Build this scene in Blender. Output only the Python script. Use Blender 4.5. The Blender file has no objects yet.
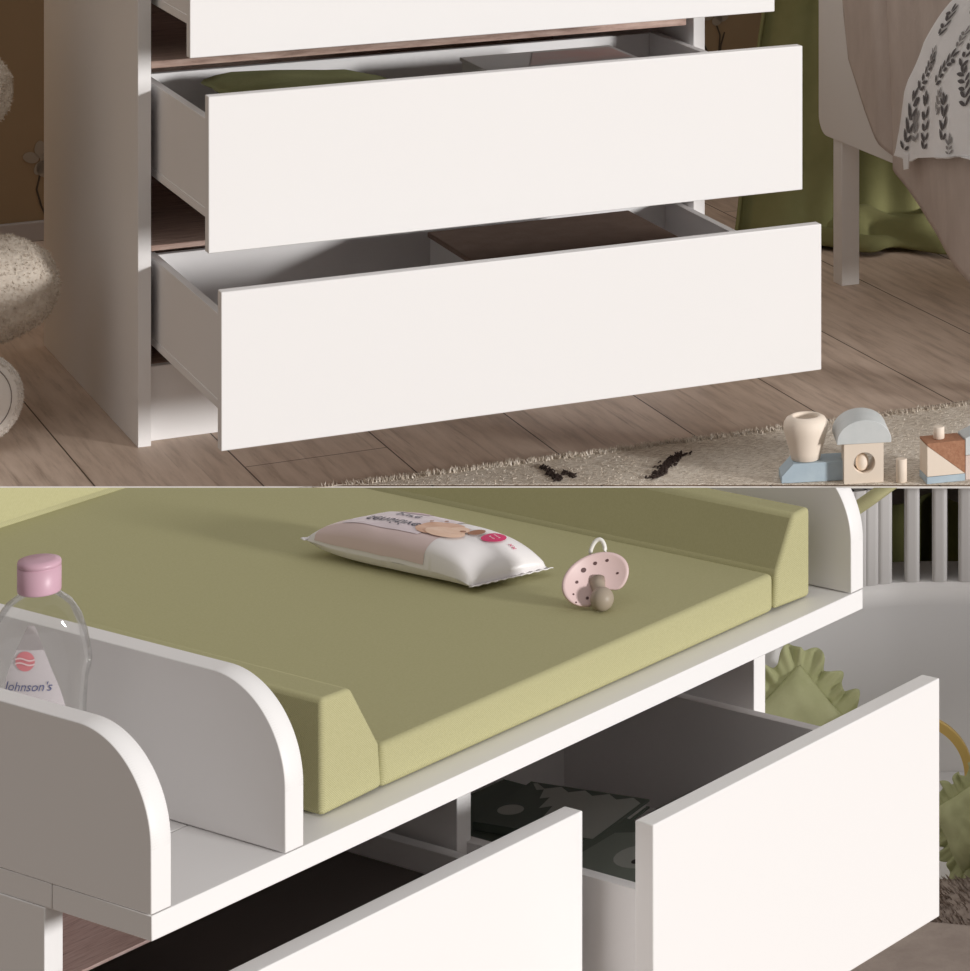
import bpy, bmesh, math, random
from mathutils import Vector, Matrix, noise
random.seed(7)
PI = math.pi
SC = bpy.context.scene
COL = SC.collection

# ---------------------------------------------------------------- camera, world, sun, exposure
FPX, CX, CY, HC = 3397.783, 1140.689, -510.722, 1.3779
cam = bpy.data.cameras.new('camera')
cam.sensor_fit = 'HORIZONTAL'; cam.sensor_width = 36.0
cam.lens = FPX / 970 * 36.0
cam.shift_x = (485.0 - CX) / 970.0
cam.shift_y = (CY - 485.5) / 970.0
cam.clip_start = 0.05; cam.clip_end = 100
camo = bpy.data.objects.new('camera', cam); COL.objects.link(camo)
camo.location = (0, 0, HC); camo.rotation_euler = (PI / 2, 0, 0)
SC.camera = camo

W = bpy.data.worlds.new('room_light'); SC.world = W; W.use_nodes = True
wn = W.node_tree.nodes; wl = W.node_tree.links; wn.clear()
wo = wn.new('ShaderNodeOutputWorld'); bg = wn.new('ShaderNodeBackground')
tc = wn.new('ShaderNodeTexCoord'); sx = wn.new('ShaderNodeSeparateXYZ')
wl.new(tc.outputs['Generated'], sx.inputs[0])
mrz = wn.new('ShaderNodeMapRange'); mrz.inputs[1].default_value = -0.2; mrz.inputs[2].default_value = 0.9
wl.new(sx.outputs['Z'], mrz.inputs[0])
mrx = wn.new('ShaderNodeMapRange'); mrx.inputs[1].default_value = -0.9; mrx.inputs[2].default_value = 0.9
wl.new(sx.outputs['X'], mrx.inputs[0])
mx1 = wn.new('ShaderNodeMix'); mx1.data_type = 'RGBA'
mx1.inputs['A'].default_value = (0.082, 0.060, 0.044, 1); mx1.inputs['B'].default_value = (0.36, 0.335, 0.325, 1)
wl.new(mrx.outputs[0], mx1.inputs['Factor'])
mry = wn.new('ShaderNodeMapRange'); mry.inputs[1].default_value = -0.95; mry.inputs[2].default_value = 0.1
mry.inputs[3].default_value = 0.42; mry.inputs[4].default_value = 1.0
wl.new(sx.outputs['Y'], mry.inputs[0])
mry.inputs[3].default_value = 0.0
mxy = wn.new('ShaderNodeMix'); mxy.data_type = 'RGBA'; mxy.inputs['A'].default_value = (0.165, 0.128, 0.095, 1)
wl.new(mx1.outputs['Result'], mxy.inputs['B']); wl.new(mry.outputs[0], mxy.inputs['Factor'])
mx2 = wn.new('ShaderNodeMix'); mx2.data_type = 'RGBA'
mx2.inputs['B'].default_value = (0.55, 0.53, 0.515, 1)
wl.new(mxy.outputs['Result'], mx2.inputs['A']); wl.new(mrz.outputs[0], mx2.inputs['Factor'])
wl.new(mx2.outputs['Result'], bg.inputs['Color']); bg.inputs['Strength'].default_value = 1.0
wl.new(bg.outputs[0], wo.inputs[0])

sun = bpy.data.lights.new('window_sun', 'SUN'); sun.energy = 2.74; sun.angle = math.radians(7); sun.color = (1.0, 0.985, 0.97)
suno = bpy.data.objects.new('window_sun', sun); COL.objects.link(suno)
SUNV = Vector((0.885, -0.466, 0.140)).normalized()
suno.rotation_euler = SUNV.to_track_quat('Z', 'Y').to_euler(); suno.location = SUNV * 8

SC.view_settings.view_transform = 'Standard'; SC.view_settings.look = 'None'
SC.view_settings.exposure = 0.0; SC.view_settings.gamma = 1.0
SC.view_settings.use_curve_mapping = False

# ---------------------------------------------------------------- frames of the two furniture groups
F0 = Matrix.Identity(4)
F1 = Matrix.Translation((-1.4414, 4.8834, 0.0)) @ Matrix.Rotation(math.radians(28.9946), 4, 'Z')
Z2 = 0.2770
F2 = Matrix.Translation((-0.7636, 2.6220, Z2)) @ Matrix.Rotation(math.radians(58.1318), 4, 'Z')
ZLOW = -0.72                                     # floor of the lower room

# ---------------------------------------------------------------- materials
def lin(c):
    def g(v):
        v /= 255.0
        return v / 12.92 if v <= 0.04045 else ((v + 0.055) / 1.055) ** 2.4
    return (g(c[0]), g(c[1]), g(c[2]), 1)

def mat(name, col, rough=0.5, spec=0.4, **kw):
    m = bpy.data.materials.new(name); m.use_nodes = True
    b = m.node_tree.nodes['Principled BSDF']
    b.inputs['Base Color'].default_value = lin(col) if max(col) > 1 else (*col, 1)
    b.inputs['Roughness'].default_value = rough
    b.inputs['Specular IOR Level'].default_value = spec
    for k, v in kw.items(): b.inputs[k].default_value = v
    return m

def nd(m, t): return m.node_tree.nodes.new(t)
def lk(m, a, b): m.node_tree.links.new(a, b)
def bsdf(m): return m.node_tree.nodes['Principled BSDF']

def coords(m, scale=(1, 1, 1), rot=(0, 0, 0)):
    t = nd(m, 'ShaderNodeTexCoord'); mp = nd(m, 'ShaderNodeMapping')
    mp.inputs['Scale'].default_value = scale; mp.inputs['Rotation'].default_value = rot
    lk(m, t.outputs['Object'], mp.inputs[0]); return mp.outputs[0]

def bump(m, sock, strength, dist=0.002):
    b = nd(m, 'ShaderNodeBump'); b.inputs['Strength'].default_value = strength; b.inputs['Distance'].default_value = dist
    lk(m, sock, b.inputs['Height']); lk(m, b.outputs[0], bsdf(m).inputs['Normal'])

def ntex(m, vec, scale, detail=4, rough=0.6):
    n = nd(m, 'ShaderNodeTexNoise'); n.inputs['Scale'].default_value = scale
    n.inputs['Detail'].default_value = detail; n.inputs['Roughness'].default_value = rough
    lk(m, vec, n.inputs['Vector']); return n.outputs['Fac']

def ramp(m, fac, stops):
    r = nd(m, 'ShaderNodeValToRGB'); cr = r.color_ramp
    while len(cr.elements) < len(stops): cr.elements.new(0.5)
    for e, (p, c) in zip(cr.elements, stops):
        e.position = p; e.color = lin(c) if max(c) > 1 else (*c, 1)
    lk(m, fac, r.inputs[0]); return r.outputs[0]

def noisy(name, c1, c2, scale, rough=0.8, bs=0.3, bscale=None, spec=0.2, stretch=(1, 1, 1), dist=0.002):
    m = mat(name, c1, rough, spec)
    v = coords(m, stretch)
    lk(m, ramp(m, ntex(m, v, scale), [(0.3, c1), (0.7, c2)]), bsdf(m).inputs['Base Color'])
    if bs: bump(m, ntex(m, v, bscale or scale * 4), bs, dist)
    return m

def weave(name, c1, c2, rough=0.9):
    m = mat(name, c1, rough, 0.1)
    v = coords(m)
    w1 = nd(m, 'ShaderNodeTexWave'); w1.bands_direction = 'DIAGONAL'; w1.inputs['Scale'].default_value = 330; w1.inputs['Distortion'].default_value = 1.5
    lk(m, v, w1.inputs['Vector'])
    nz = ntex(m, v, 420, 3)
    mm = nd(m, 'ShaderNodeMath'); mm.operation = 'ADD'; lk(m, w1.outputs['Fac'], mm.inputs[0]); lk(m, nz, mm.inputs[1])
    md = nd(m, 'ShaderNodeMath'); md.operation = 'MULTIPLY'; md.inputs[1].default_value = 0.5; lk(m, mm.outputs[0], md.inputs[0])
    lk(m, ramp(m, md.outputs[0], [(0.25, c1), (0.75, c2)]), bsdf(m).inputs['Base Color'])
    bump(m, md.outputs[0], 0.35, 0.001)
    return m

def wood(name, c1, c2, c3, sc=(1, 1, 1), rough=0.6, bs=0.15):
    m = mat(name, c1, rough, 0.3)
    v = coords(m, sc)
    n1 = ntex(m, v, 9, 8, 0.65)
    lk(m, ramp(m, n1, [(0.25, c3), (0.48, c1), (0.75, c2)]), bsdf(m).inputs['Base Color'])
    bump(m, n1, bs, 0.001)
    return m

M = {}
M['white'] = mat('white_lacquer', (0.86, 0.845, 0.84), 0.42, 0.35)
M['inner'] = mat('white_drawer_board', (0.86, 0.845, 0.845), 0.6, 0.25)
M['dust'] = wood('raw_chipboard', (186, 158, 146), (214, 190, 178), (130, 106, 96), (2.2, 30, 12), 0.75)
M['dust2'] = wood('raw_pink_board', (226, 196, 188), (242, 220, 214), (176, 142, 136), (5, 60, 20), 0.75)
M['drawershade'] = mat('black_drawer_shade', (0.17, 0.145, 0.13), 0.7, 0.2)  # colour of the shade inside the left drawer of the lower chest
M['green'] = weave('green_woven_cotton', (0.42, 0.40, 0.215), (0.50, 0.475, 0.275))
M['greensoft'] = noisy('green_muslin', (0.43, 0.445, 0.235), (0.54, 0.55, 0.32), 14, 0.9, 0.25, 160)
M['curtain'] = noisy('green_curtain_cloth', (0.205, 0.20, 0.085), (0.28, 0.27, 0.125), 6, 0.9, 0.2, 120)
M['greendark'] = noisy('olive_blanket_cloth', (0.30, 0.31, 0.15), (0.38, 0.39, 0.20), 8, 0.95, 0.35, 150)
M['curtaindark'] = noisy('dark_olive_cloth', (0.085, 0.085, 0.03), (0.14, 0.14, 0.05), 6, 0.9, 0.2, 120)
M['wall'] = noisy('brown_wall_paint', (0.30, 0.215, 0.125), (0.335, 0.24, 0.145), 3, 0.9, 0.05)
M['wallgrey'] = noisy('grey_wall_paint', (0.30, 0.29, 0.28), (0.33, 0.32, 0.31), 3, 0.9, 0.05)
M['base'] = mat('grey_baseboard_paint', (0.42, 0.38, 0.36), 0.5)
M['bedwhite'] = mat('white_bed_lacquer', (0.78, 0.75, 0.72), 0.5, 0.3)
M['headgrey'] = mat('pale_grey_headboard_paint', (0.80, 0.785, 0.78), 0.5, 0.3)
M['shag'] = noisy('dark_brown_shag', (0.30, 0.24, 0.205), (0.40, 0.33, 0.285), 40, 1.0, 0.4, 200, 0.05)
M['slat'] = mat('grey_slat_paint', (0.56, 0.545, 0.54), 0.5, 0.3)
M['fur'] = noisy('brown_plush_fur', (0.47, 0.39, 0.34), (0.55, 0.465, 0.41), 26, 1.0, 0.35, 200, 0.05, (1, 1, 0.35), 0.003)
M['furlight'] = noisy('light_brown_plush', (0.40, 0.33, 0.29), (0.50, 0.42, 0.37), 24, 1.0, 0.5, 160, 0.05, (1, 1, 1), 0.004)
M['teddy'] = noisy('cream_curly_plush', (0.62, 0.54, 0.46), (0.76, 0.69, 0.60), 60, 1.0, 0.5, 200, 0.05, (1, 1, 1), 0.004)
M['sole'] = noisy('cream_suede_sole', (0.82, 0.77, 0.71), (0.88, 0.83, 0.78), 12, 0.9, 0.2)
M['stitch'] = mat('grey_thread', (0.25, 0.21, 0.19), 0.9)
M['pink'] = mat('pink_plastic', (204, 165, 180), 0.4, 0.4)
M['palepink'] = mat('pale_pink_silicone', (218, 192, 190), 0.45, 0.4)
M['hole'] = mat('dark_red_brown_hole_shade', (0.11, 0.055, 0.055), 0.6)  # colour of the shade in the dummy's air holes
M['latex'] = mat('taupe_latex', (0.36, 0.30, 0.235), 0.45, 0.35)
M['ring'] = mat('white_plastic', (0.82, 0.80, 0.76), 0.35, 0.5)
def thin_clear(name):
    m = mat(name, (0.9, 0.9, 0.9), 0.05); t = m.node_tree; n = t.nodes; n.remove(bsdf(m)); out = [q for q in n if q.type == 'OUTPUT_MATERIAL'][0]
    tr = n.new('ShaderNodeBsdfTransparent'); tr.inputs[0].default_value = (0.965, 0.965, 0.96, 1)
    gl = n.new('ShaderNodeBsdfGlossy'); gl.inputs['Roughness'].default_value = 0.06; gl.inputs[0].default_value = (1, 1, 1, 1)
    lw = n.new('ShaderNodeLayerWeight'); lw.inputs['Blend'].default_value = 0.22
    mp = n.new('ShaderNodeMapRange'); mp.inputs[3].default_value = 0.03; mp.inputs[4].default_value = 0.75
    t.links.new(lw.outputs['Fresnel'], mp.inputs[0]); mx = n.new('ShaderNodeMixShader'); t.links.new(mp.outputs[0], mx.inputs[0])
    t.links.new(tr.outputs[0], mx.inputs[1]); t.links.new(gl.outputs[0], mx.inputs[2]); t.links.new(mx.outputs[0], out.inputs[0]); return m
M['glass'] = thin_clear('clear_bottle_plastic')
M['label'] = mat('translucent_white_label', (0.70, 0.64, 0.67), 0.5, 0.3, Alpha=0.55)
M['labelred'] = mat('red_label_ink', (0.62, 0.22, 0.24), 0.5)
M['labelwave'] = mat('pale_pink_label_ink', (0.72, 0.52, 0.53), 0.5)
M['labelblue'] = mat('blue_label_ink', (0.10, 0.11, 0.22), 0.5)
M['pack'] = mat('glossy_white_foil', (0.82, 0.79, 0.79), 0.32, 0.45)
M['packpink'] = mat('pink_foil_print', (0.66, 0.47, 0.52), 0.35, 0.4)
M['packpale'] = mat('pale_lilac_foil_print', (0.76, 0.66, 0.70), 0.35, 0.4)
M['packrose'] = mat('rose_foil_print', (0.70, 0.555, 0.54), 0.35, 0.4)
M['skin'] = mat('printed_skin_tone', (0.70, 0.42, 0.29), 0.4)
M['skin2'] = mat('printed_light_skin_tone', (0.82, 0.57, 0.43), 0.4)
M['hairprint'] = mat('printed_brown', (0.33, 0.15, 0.085), 0.4)
M['ink'] = mat('navy_ink', (0.03, 0.03, 0.07), 0.5)
M['magenta'] = mat('magenta_ink', (0.62, 0.035, 0.14), 0.35)
M['whiteink'] = mat('white_ink', (0.85, 0.80, 0.80), 0.5)
M['gold'] = mat('brushed_gold', (0.74, 0.52, 0.17), 0.4, 0.5, Metallic=0.15)
M['bluewood'] = noisy('pale_blue_painted_wood', (0.42, 0.52, 0.60), (0.48, 0.58, 0.65), 40, 0.6, 0.1)
M['creamwood'] = noisy('pale_maple_wood', (0.82, 0.70, 0.58), (0.88, 0.77, 0.66), 14, 0.6, 0.08, None, 0.3, (1, 1, 0.15))
M['greywood'] = noisy('pale_grey_painted_wood', (0.60, 0.63, 0.63), (0.66, 0.68, 0.68), 40, 0.6, 0.08)
M['cork'] = noisy('brown_cork', (0.36, 0.17, 0.10), (0.47, 0.25, 0.155), 220, 0.9, 0.4, 400)
M['pinkwood'] = noisy('pale_pink_painted_wood', (0.72, 0.58, 0.52), (0.78, 0.64, 0.58), 40, 0.6, 0.08)
M['hollowshade'] = mat('dark_hollow_shade', (0.20, 0.14, 0.10), 0.8)  # colour of the shade down the pot's hollow
M['brownbox'] = noisy('brown_felt_lid', (0.25, 0.18, 0.145), (0.30, 0.22, 0.18), 30, 0.9, 0.2)
M['greyboard'] = mat('grey_board', (0.68, 0.665, 0.66), 0.6)
M['paper'] = mat('off_white_paper', (0.72, 0.70, 0.66), 0.8)
M['sticker'] = mat('pale_grey_flower_print', (0.33, 0.28, 0.22), 0.9)
M['stem'] = mat('dark_stem_print', (0.075, 0.055, 0.035), 0.9)
M['quilt'] = noisy('white_printed_cotton', (0.80, 0.785, 0.775), (0.90, 0.89, 0.885), 9, 0.9, 0.2, 200)
M['quiltleaf'] = mat('grey_leaf_print', (0.125, 0.115, 0.115), 0.9)
M['quiltleaf2'] = mat('pale_grey_leaf_print', (0.30, 0.285, 0.28), 0.9)
M['bookgreen'] = noisy('dark_green_book_cover', (0.12, 0.15, 0.125), (0.17, 0.205, 0.17), 8, 0.5, 0)
M['bookpale'] = mat('pale_grey_green_print', (0.50, 0.53, 0.49), 0.5)
M['bookblack'] = mat('black_book_cover', (0.02, 0.02, 0.02), 0.5)
M['bookmid'] = mat('grey_green_print', (0.27, 0.31, 0.27), 0.5)
M['reddish'] = noisy('grey_red_picture_print', (0.60, 0.54, 0.53), (0.66, 0.40, 0.36), 9, 0.5, 0)
M['edge'] = mat('cream_floor_edging', (0.94, 0.92, 0.89), 0.6)
M['rugmark'] = mat('black_rug_yarn', (0.055, 0.04, 0.035), 1.0, 0.0)

# planked floor
def plank_mat(name):
    m = mat(name, (0.4, 0.3, 0.25), 0.55, 0.3)
    v = coords(m, (1, 1, 1), (0, 0, PI / 2))
    br = nd(m, 'ShaderNodeTexBrick'); br.offset = 0.144; br.offset_frequency = 6
    br.inputs['Scale'].default_value = 1.0; br.inputs['Brick Width'].default_value = 1.25; br.inputs['Row Height'].default_value = 0.2045
    br.inputs['Mortar Size'].default_value = 0.0012; br.inputs['Mortar Smooth'].default_value = 0.2
    br.inputs['Color1'].default_value = (0, 0, 0, 1); br.inputs['Color2'].default_value = (1, 1, 1, 1); br.inputs['Mortar'].default_value = (0.5, 0.5, 0.5, 1)
    mp = nd(m, 'ShaderNodeMapping'); mp.inputs['Location'].default_value = (0.90, -0.110, 0)
    lk(m, v, mp.inputs[0]); lk(m, mp.outputs[0], br.inputs['Vector'])
    vs = coords(m, (9, 0.9, 1)); n1 = ntex(m, vs, 6, 9, 0.62)
    vs2 = coords(m, (17, 0.55, 1)); n2 = ntex(m, vs2, 5, 7, 0.72)
    n3 = ntex(m, coords(m, (1, 1, 1)), 2.2, 4)
    r1 = ramp(m, n1, [(0.28, (0.46, 0.35, 0.28)), (0.5, (0.66, 0.525, 0.43)), (0.72, (0.76, 0.62, 0.52))])
    r2 = ramp(m, n2, [(0.34, (0.42, 0.38, 0.35)), (0.44, (1, 1, 1)), (1.0, (1, 1, 1))])
    mu = nd(m, 'ShaderNodeMix'); mu.data_type = 'RGBA'; mu.blend_type = 'MULTIPLY'; mu.inputs['Factor'].default_value = 0.45
    lk(m, r1, mu.inputs['A']); lk(m, r2, mu.inputs['B'])
    tone = ramp(m, br.outputs['Color'], [(0.0, (0.86, 0.84, 0.82)), (1.0, (1.0, 0.99, 0.98))])
    mu2 = nd(m, 'ShaderNodeMix'); mu2.data_type = 'RGBA'; mu2.blend_type = 'MULTIPLY'; mu2.inputs['Factor'].default_value = 1
    lk(m, mu.outputs['Result'], mu2.inputs['A']); lk(m, tone, mu2.inputs['B'])
    mo = nd(m, 'ShaderNodeMix'); mo.data_type = 'RGBA'
    mo.inputs['B'].default_value = (0.07, 0.045, 0.03, 1)
    lk(m, mu2.outputs['Result'], mo.inputs['A']); lk(m, br.outputs['Fac'], mo.inputs['Factor'])
    lk(m, mo.outputs['Result'], bsdf(m).inputs['Base Color'])
    bump(m, n1, 0.1, 0.001)
    return m
M['planks'] = plank_mat('oak_planks')

def rug_mat():
    m = mat('beige_rug_yarn', (0.5, 0.43, 0.36), 1.0, 0.0)
    n1 = ntex(m, coords(m, (7, 42, 1), (0, 0, 0.5)), 12, 6, 0.75)
    n2 = ntex(m, coords(m), 7, 3)
    n2s = nd(m, 'ShaderNodeMath'); n2s.operation = 'MULTIPLY'; n2s.inputs[1].default_value = 0.25; lk(m, n2, n2s.inputs[0])
    a = nd(m, 'ShaderNodeMath'); a.operation = 'MULTIPLY_ADD'; a.inputs[1].default_value = 1.3
    lk(m, n1, a.inputs[0]); lk(m, n2s.outputs[0], a.inputs[2])
    lk(m, ramp(m, a.outputs[0], [(0.62, (0.34, 0.27, 0.21)), (0.77, (0.72, 0.63, 0.52)), (0.93, (0.95, 0.89, 0.80))]), bsdf(m).inputs['Base Color'])
    bump(m, n1, 0.6, 0.004)
    return m
M['rug'] = rug_mat()

# ---------------------------------------------------------------- geometry helpers
def lerp(a, b, t): return a + (b - a) * t

class MB:
    """collects shapes (in frame coordinates) and links them as one mesh object"""
    def __init__(s, smooth=False): s.bm = bmesh.new(); s.mats = []; s.cur = 0; s.smooth = smooth
    def use(s, m):
        if m not in s.mats: s.mats.append(m)
        s.cur = s.mats.index(m); return s
    def _f(s, vs, sm=None):
        try: f = s.bm.faces.new(vs)
        except ValueError: return None
        f.material_index = s.cur; f.smooth = s.smooth if sm is None else sm
        return f
    def box(s, x0, x1, y0, y1, z0, z1, bev=0.0, seg=2):
        t = bmesh.new()
        vs = [t.verts.new((x, y, z)) for x in (x0, x1) for y in (y0, y1) for z in (z0, z1)]
        for q in ((0, 1, 3, 2), (4, 6, 7, 5), (0, 4, 5, 1), (2, 3, 7, 6), (0, 2, 6, 4), (1, 5, 7, 3)): t.faces.new([vs[i] for i in q])
        s.round_edges(t, bev, seg)
        bmesh.ops.recalc_face_normals(t, faces=t.faces[:]); s.merge(t); return s
    def round_edges(s, t, bev, seg):
        if not bev: return
        r = bmesh.ops.bevel(t, geom=t.edges[:], offset=bev, segments=seg, profile=0.5, affect='EDGES')
        for f in t.faces: f.smooth = False
        for f in r['faces']: f.smooth = True
    def merge(s, t, smooth=None, xf=None):
        mp = {}
        for v in t.verts: mp[v] = s.bm.verts.new(xf @ v.co if xf else v.co)
        for f in t.faces: s._f([mp[v] for v in f.verts], smooth if smooth is not None else f.smooth)
        t.free()
    def prism(s, pts, axis, a0, a1, bev=0.0, seg=2, xf=None, smooth=False):
        """closed outline pts (2-D) extruded along axis 0/1/2"""
        t = bmesh.new()
        def mk(p, a):
            c = [0, 0, 0]; o = [i for i in range(3) if i != axis]; c[o[0]] = p[0]; c[o[1]] = p[1]; c[axis] = a; return c
        A = [t.verts.new(mk(p, a0)) for p in pts]; B = [t.verts.new(mk(p, a1)) for p in pts]; n = len(pts)
        t.faces.new(A[::-1]); t.faces.new(B)
        for i in range(n): t.faces.new((A[i], A[(i + 1) % n], B[(i + 1) % n], B[i]))
        bmesh.ops.recalc_face_normals(t, faces=t.faces[:])
        s.round_edges(t, bev, seg)
        s.merge(t, True if smooth else None, xf); return s
    def grid(s, fn, nu, nv, u0=0, u1=1, v0=0, v1=1, cu=False, cv=False, thick=0.0, smooth=True):
        t = bmesh.new()
        V = [[t.verts.new(fn(lerp(u0, u1, i / nu), lerp(v0, v1, j / nv))) for j in range(nv + (0 if cv else 1))] for i in range(nu + (0 if cu else 1))]
        for i in range(nu):
            for j in range(nv):
                i2 = (i + 1) % len(V); j2 = (j + 1) % len(V[0])
                try: t.faces.new((V[i][j], V[i2][j], V[i2][j2], V[i][j2]))
                except ValueError: pass
        if thick:
            bmesh.ops.remove_doubles(t, verts=t.verts[:], dist=1e-6)
            bmesh.ops.recalc_face_normals(t, faces=t.faces[:]); t.normal_update()
            vs = t.verts[:]; fs = t.faces[:]; bd = [e for e in t.edges if len(e.link_faces) == 1]
            tw = {v: t.verts.new(v.co - v.normal * thick) for v in vs}
            for f in fs: t.faces.new([tw[v] for v in reversed(f.verts)])
            for e in bd:
                p, q = e.verts
                t.faces.new((p, q, tw[q], tw[p]))
        bmesh.ops.remove_doubles(t, verts=t.verts[:], dist=1e-6)
        bmesh.ops.recalc_face_normals(t, faces=t.faces[:]); s.merge(t, smooth); return s
    def tube(s, path, r, n=10, closed=False, flat=1.0):
        P = [Vector(p) for p in path]; N = len(P); rings = []
        up = Vector((0, 0, 1))
        for i, p in enumerate(P):
            a = P[(i - 1) % N] if (closed or i) else p; b = P[(i + 1) % N] if (closed or i < N - 1) else p
            d = (b - a).normalized(); k = up if abs(d.dot(up)) < 0.95 else Vector((1, 0, 0))
            x = d.cross(k).normalized(); y = d.cross(x).normalized()
            rr = r[i] if isinstance(r, (list, tuple)) else r
            rings.append([s.bm.verts.new(p + x * rr * math.cos(2 * PI * q / n) + y * rr * flat * math.sin(2 * PI * q / n)) for q in range(n)])
        for i in range(N if closed else N - 1):
            A = rings[i]; B = rings[(i + 1) % N]
            for q in range(n): s._f((A[q], B[q], B[(q + 1) % n], A[(q + 1) % n]), True)
        if not closed: s._f(rings[0], True); s._f(rings[-1][::-1], True)
        return s
    def lathe(s, prof, n=32, c=(0, 0, 0), sx=1.0, sy=1.0, rot=0.0, cap=True):
        c = Vector(c); rings = []
        for r, z in prof:
            ring = []
            for q in range(n):
                a = 2 * PI * q / n; x = r * sx * math.cos(a); y = r * sy * math.sin(a)
                ring.append(s.bm.verts.new(c + Vector((x * math.cos(rot) - y * math.sin(rot), x * math.sin(rot) + y * math.cos(rot), z))))
            rings.append(ring)
        for i in range(len(rings) - 1):
            for q in range(n): s._f((rings[i][q], rings[i][(q + 1) % n], rings[i + 1][(q + 1) % n], rings[i + 1][q]), True)
        if cap: s._f(rings[0][::-1], False); s._f(rings[-1], False)
        return s
    def ellipsoid(s, c, r, nu=28, nv=18, wob=0.0, ws=12.0, xf=None):
        c = Vector(c)
        def fn(u, v):
            a = 2 * PI * u; b = PI * v
            d = Vector((math.sin(b) * math.cos(a), math.sin(b) * math.sin(a), math.cos(b)))
            p = Vector((d.x * r[0], d.y * r[1], d.z * r[2]))
            if wob: p *= 1 + wob * noise.noise(d * ws)
            if xf: p = xf @ p
            return c + p
        return s.grid(fn, nu, nv, cu=True)
    def poly(s, pts, lift=None):
        return s._f([s.bm.verts.new(p) for p in pts], False)
    def fur(s, length, count, width=0.0016, lean=(0, 0, -0.5), jitter=0.8, mat_=None, pick=None, seed=3):
        """short pile: thin blades standing on the surface, in the same mesh"""
        rnd = random.Random(seed)
        s.bm.normal_update()
        fs = [f for f in s.bm.faces if (pick is None or pick(f))]
        ar = [f.calc_area() for f in fs]; tot = sum(ar); cum = []; a = 0
        for x in ar: a += x; cum.append(a)
        import bisect as bs
        s.bm.normal_update(); L = Vector(lean); out = []
        for _ in range(count):
            f = fs[min(bs.bisect(cum, rnd.random() * tot), len(fs) - 1)]
            vs = [v.co for v in f.verts]
            if len(vs) == 4 and rnd.random() < 0.5: tri = (vs[0], vs[2], vs[3])
            else: tri = vs[:3]
            r1 = math.sqrt(rnd.random()); r2 = rnd.random()
            p = tri[0] * (1 - r1) + tri[1] * (r1 * (1 - r2)) + tri[2] * (r1 * r2)
            d = (f.normal + (L + Vector((rnd.uniform(-1, 1), rnd.uniform(-1, 1), rnd.uniform(-1, 1))) * jitter) * 0.6).normalized()
            if d.dot(f.normal) < 0.15: d = (d + f.normal).normalized()
            sd = d.cross(Vector((rnd.uniform(-1, 1), rnd.uniform(-1, 1), rnd.uniform(-1, 1)))).normalized() * width * 0.5
            l = length * rnd.uniform(0.6, 1.2); out.append((p - sd, p + sd, p + d * l))
        if mat_: s.use(mat_)
        for t3 in out: s._f([s.bm.verts.new(q) for q in t3], True)
        return s
    def build(s, name, material=None, parent=None, frame=None, origin=(0, 0, 0)):
        """parent: a thing (origin taken from it); frame: for a top-level mesh"""
        bm = s.bm
        og = Vector(parent['_o']) if parent is not None else Vector(origin)
        bmesh.ops.translate(bm, verts=bm.verts[:], vec=-og)
        me = bpy.data.meshes.new(name); bm.to_mesh(me); bm.free()
        for m in (s.mats or [material]): me.materials.append(m)
        o = bpy.data.objects.new(name, me); COL.objects.link(o)
        if parent is not None:
            o.parent = parent; o['_o'] = tuple(og); o['_f'] = parent['_f']
        else:
            fr = frame if frame is not None else F0
            o.matrix_world = fr @ Matrix.Translation(og); o['_o'] = tuple(og); o['_f'] = FR.index(fr) if fr in FR else 0
        return o

FR = [F0, F1, F2]
LOWER = []                                        # top-level things that stand in the lower room

def tag(o, label, cat, group=None, low=False):
    o['label'] = label; o['category'] = cat
    if group: o['group'] = group
    if low: LOWER.append(o)
    return o

def thing(name, label, cat, frame, loc=(0, 0, 0), group=None, low=False):
    o = bpy.data.objects.new(name, None); COL.objects.link(o); o.empty_display_size = 0.05
    o.matrix_world = frame @ Matrix.Translation(loc); o['_o'] = tuple(loc); o['_f'] = FR.index(frame)
    return tag(o, label, cat, group, low)

def structure(o, low=False):
    o['kind'] = 'structure'
    if low: LOWER.append(o)
    return o

def arc(cx, cy, r, a0, a1, n):
    return [(cx + r * math.cos(lerp(a0, a1, i / n)), cy + r * math.sin(lerp(a0, a1, i / n))) for i in range(n + 1)]

def text_bm(body, size, shear=0.0, res=3):
    cu = bpy.data.curves.new('t', 'FONT'); cu.body = body; cu.size = size; cu.shear = shear; cu.resolution_u = res
    cu.align_x = 'CENTER'; cu.align_y = 'CENTER'
    ob = bpy.data.objects.new('t', cu); COL.objects.link(ob)
    dg = bpy.context.evaluated_depsgraph_get(); me = bpy.data.meshes.new_from_object(ob.evaluated_get(dg))
    bm = bmesh.new(); bm.from_mesh(me)
    bpy.data.objects.remove(ob); bpy.data.curves.remove(cu); bpy.data.meshes.remove(me)
    return bm

def wrap(mb, bm, fn, sub=0):
    if sub:
        bmesh.ops.triangulate(bm, faces=bm.faces[:])
        bmesh.ops.subdivide_edges(bm, edges=bm.edges[:], cuts=sub, use_grid_fill=False)
    mp = {v: mb.bm.verts.new(fn(v.co.x, v.co.y)) for v in bm.verts}
    for f in bm.faces: mb._f([mp[v] for v in f.verts], False)
    bm.free()

def flat_poly_bm(pts):
    bm = bmesh.new(); bm.faces.new([bm.verts.new((p[0], p[1], 0)) for p in pts]); return bm

def disc_pts(cx, cy, rx, ry=None, n=20, a0=0.0):
    ry = ry or rx
    return [(cx + rx * math.cos(a0 + 2 * PI * i / n), cy + ry * math.sin(a0 + 2 * PI * i / n)) for i in range(n)]

# ---------------------------------------------------------------- upper room shell
SLOPE = 0.2938
YF = 4.6955
fl = MB()
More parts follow.
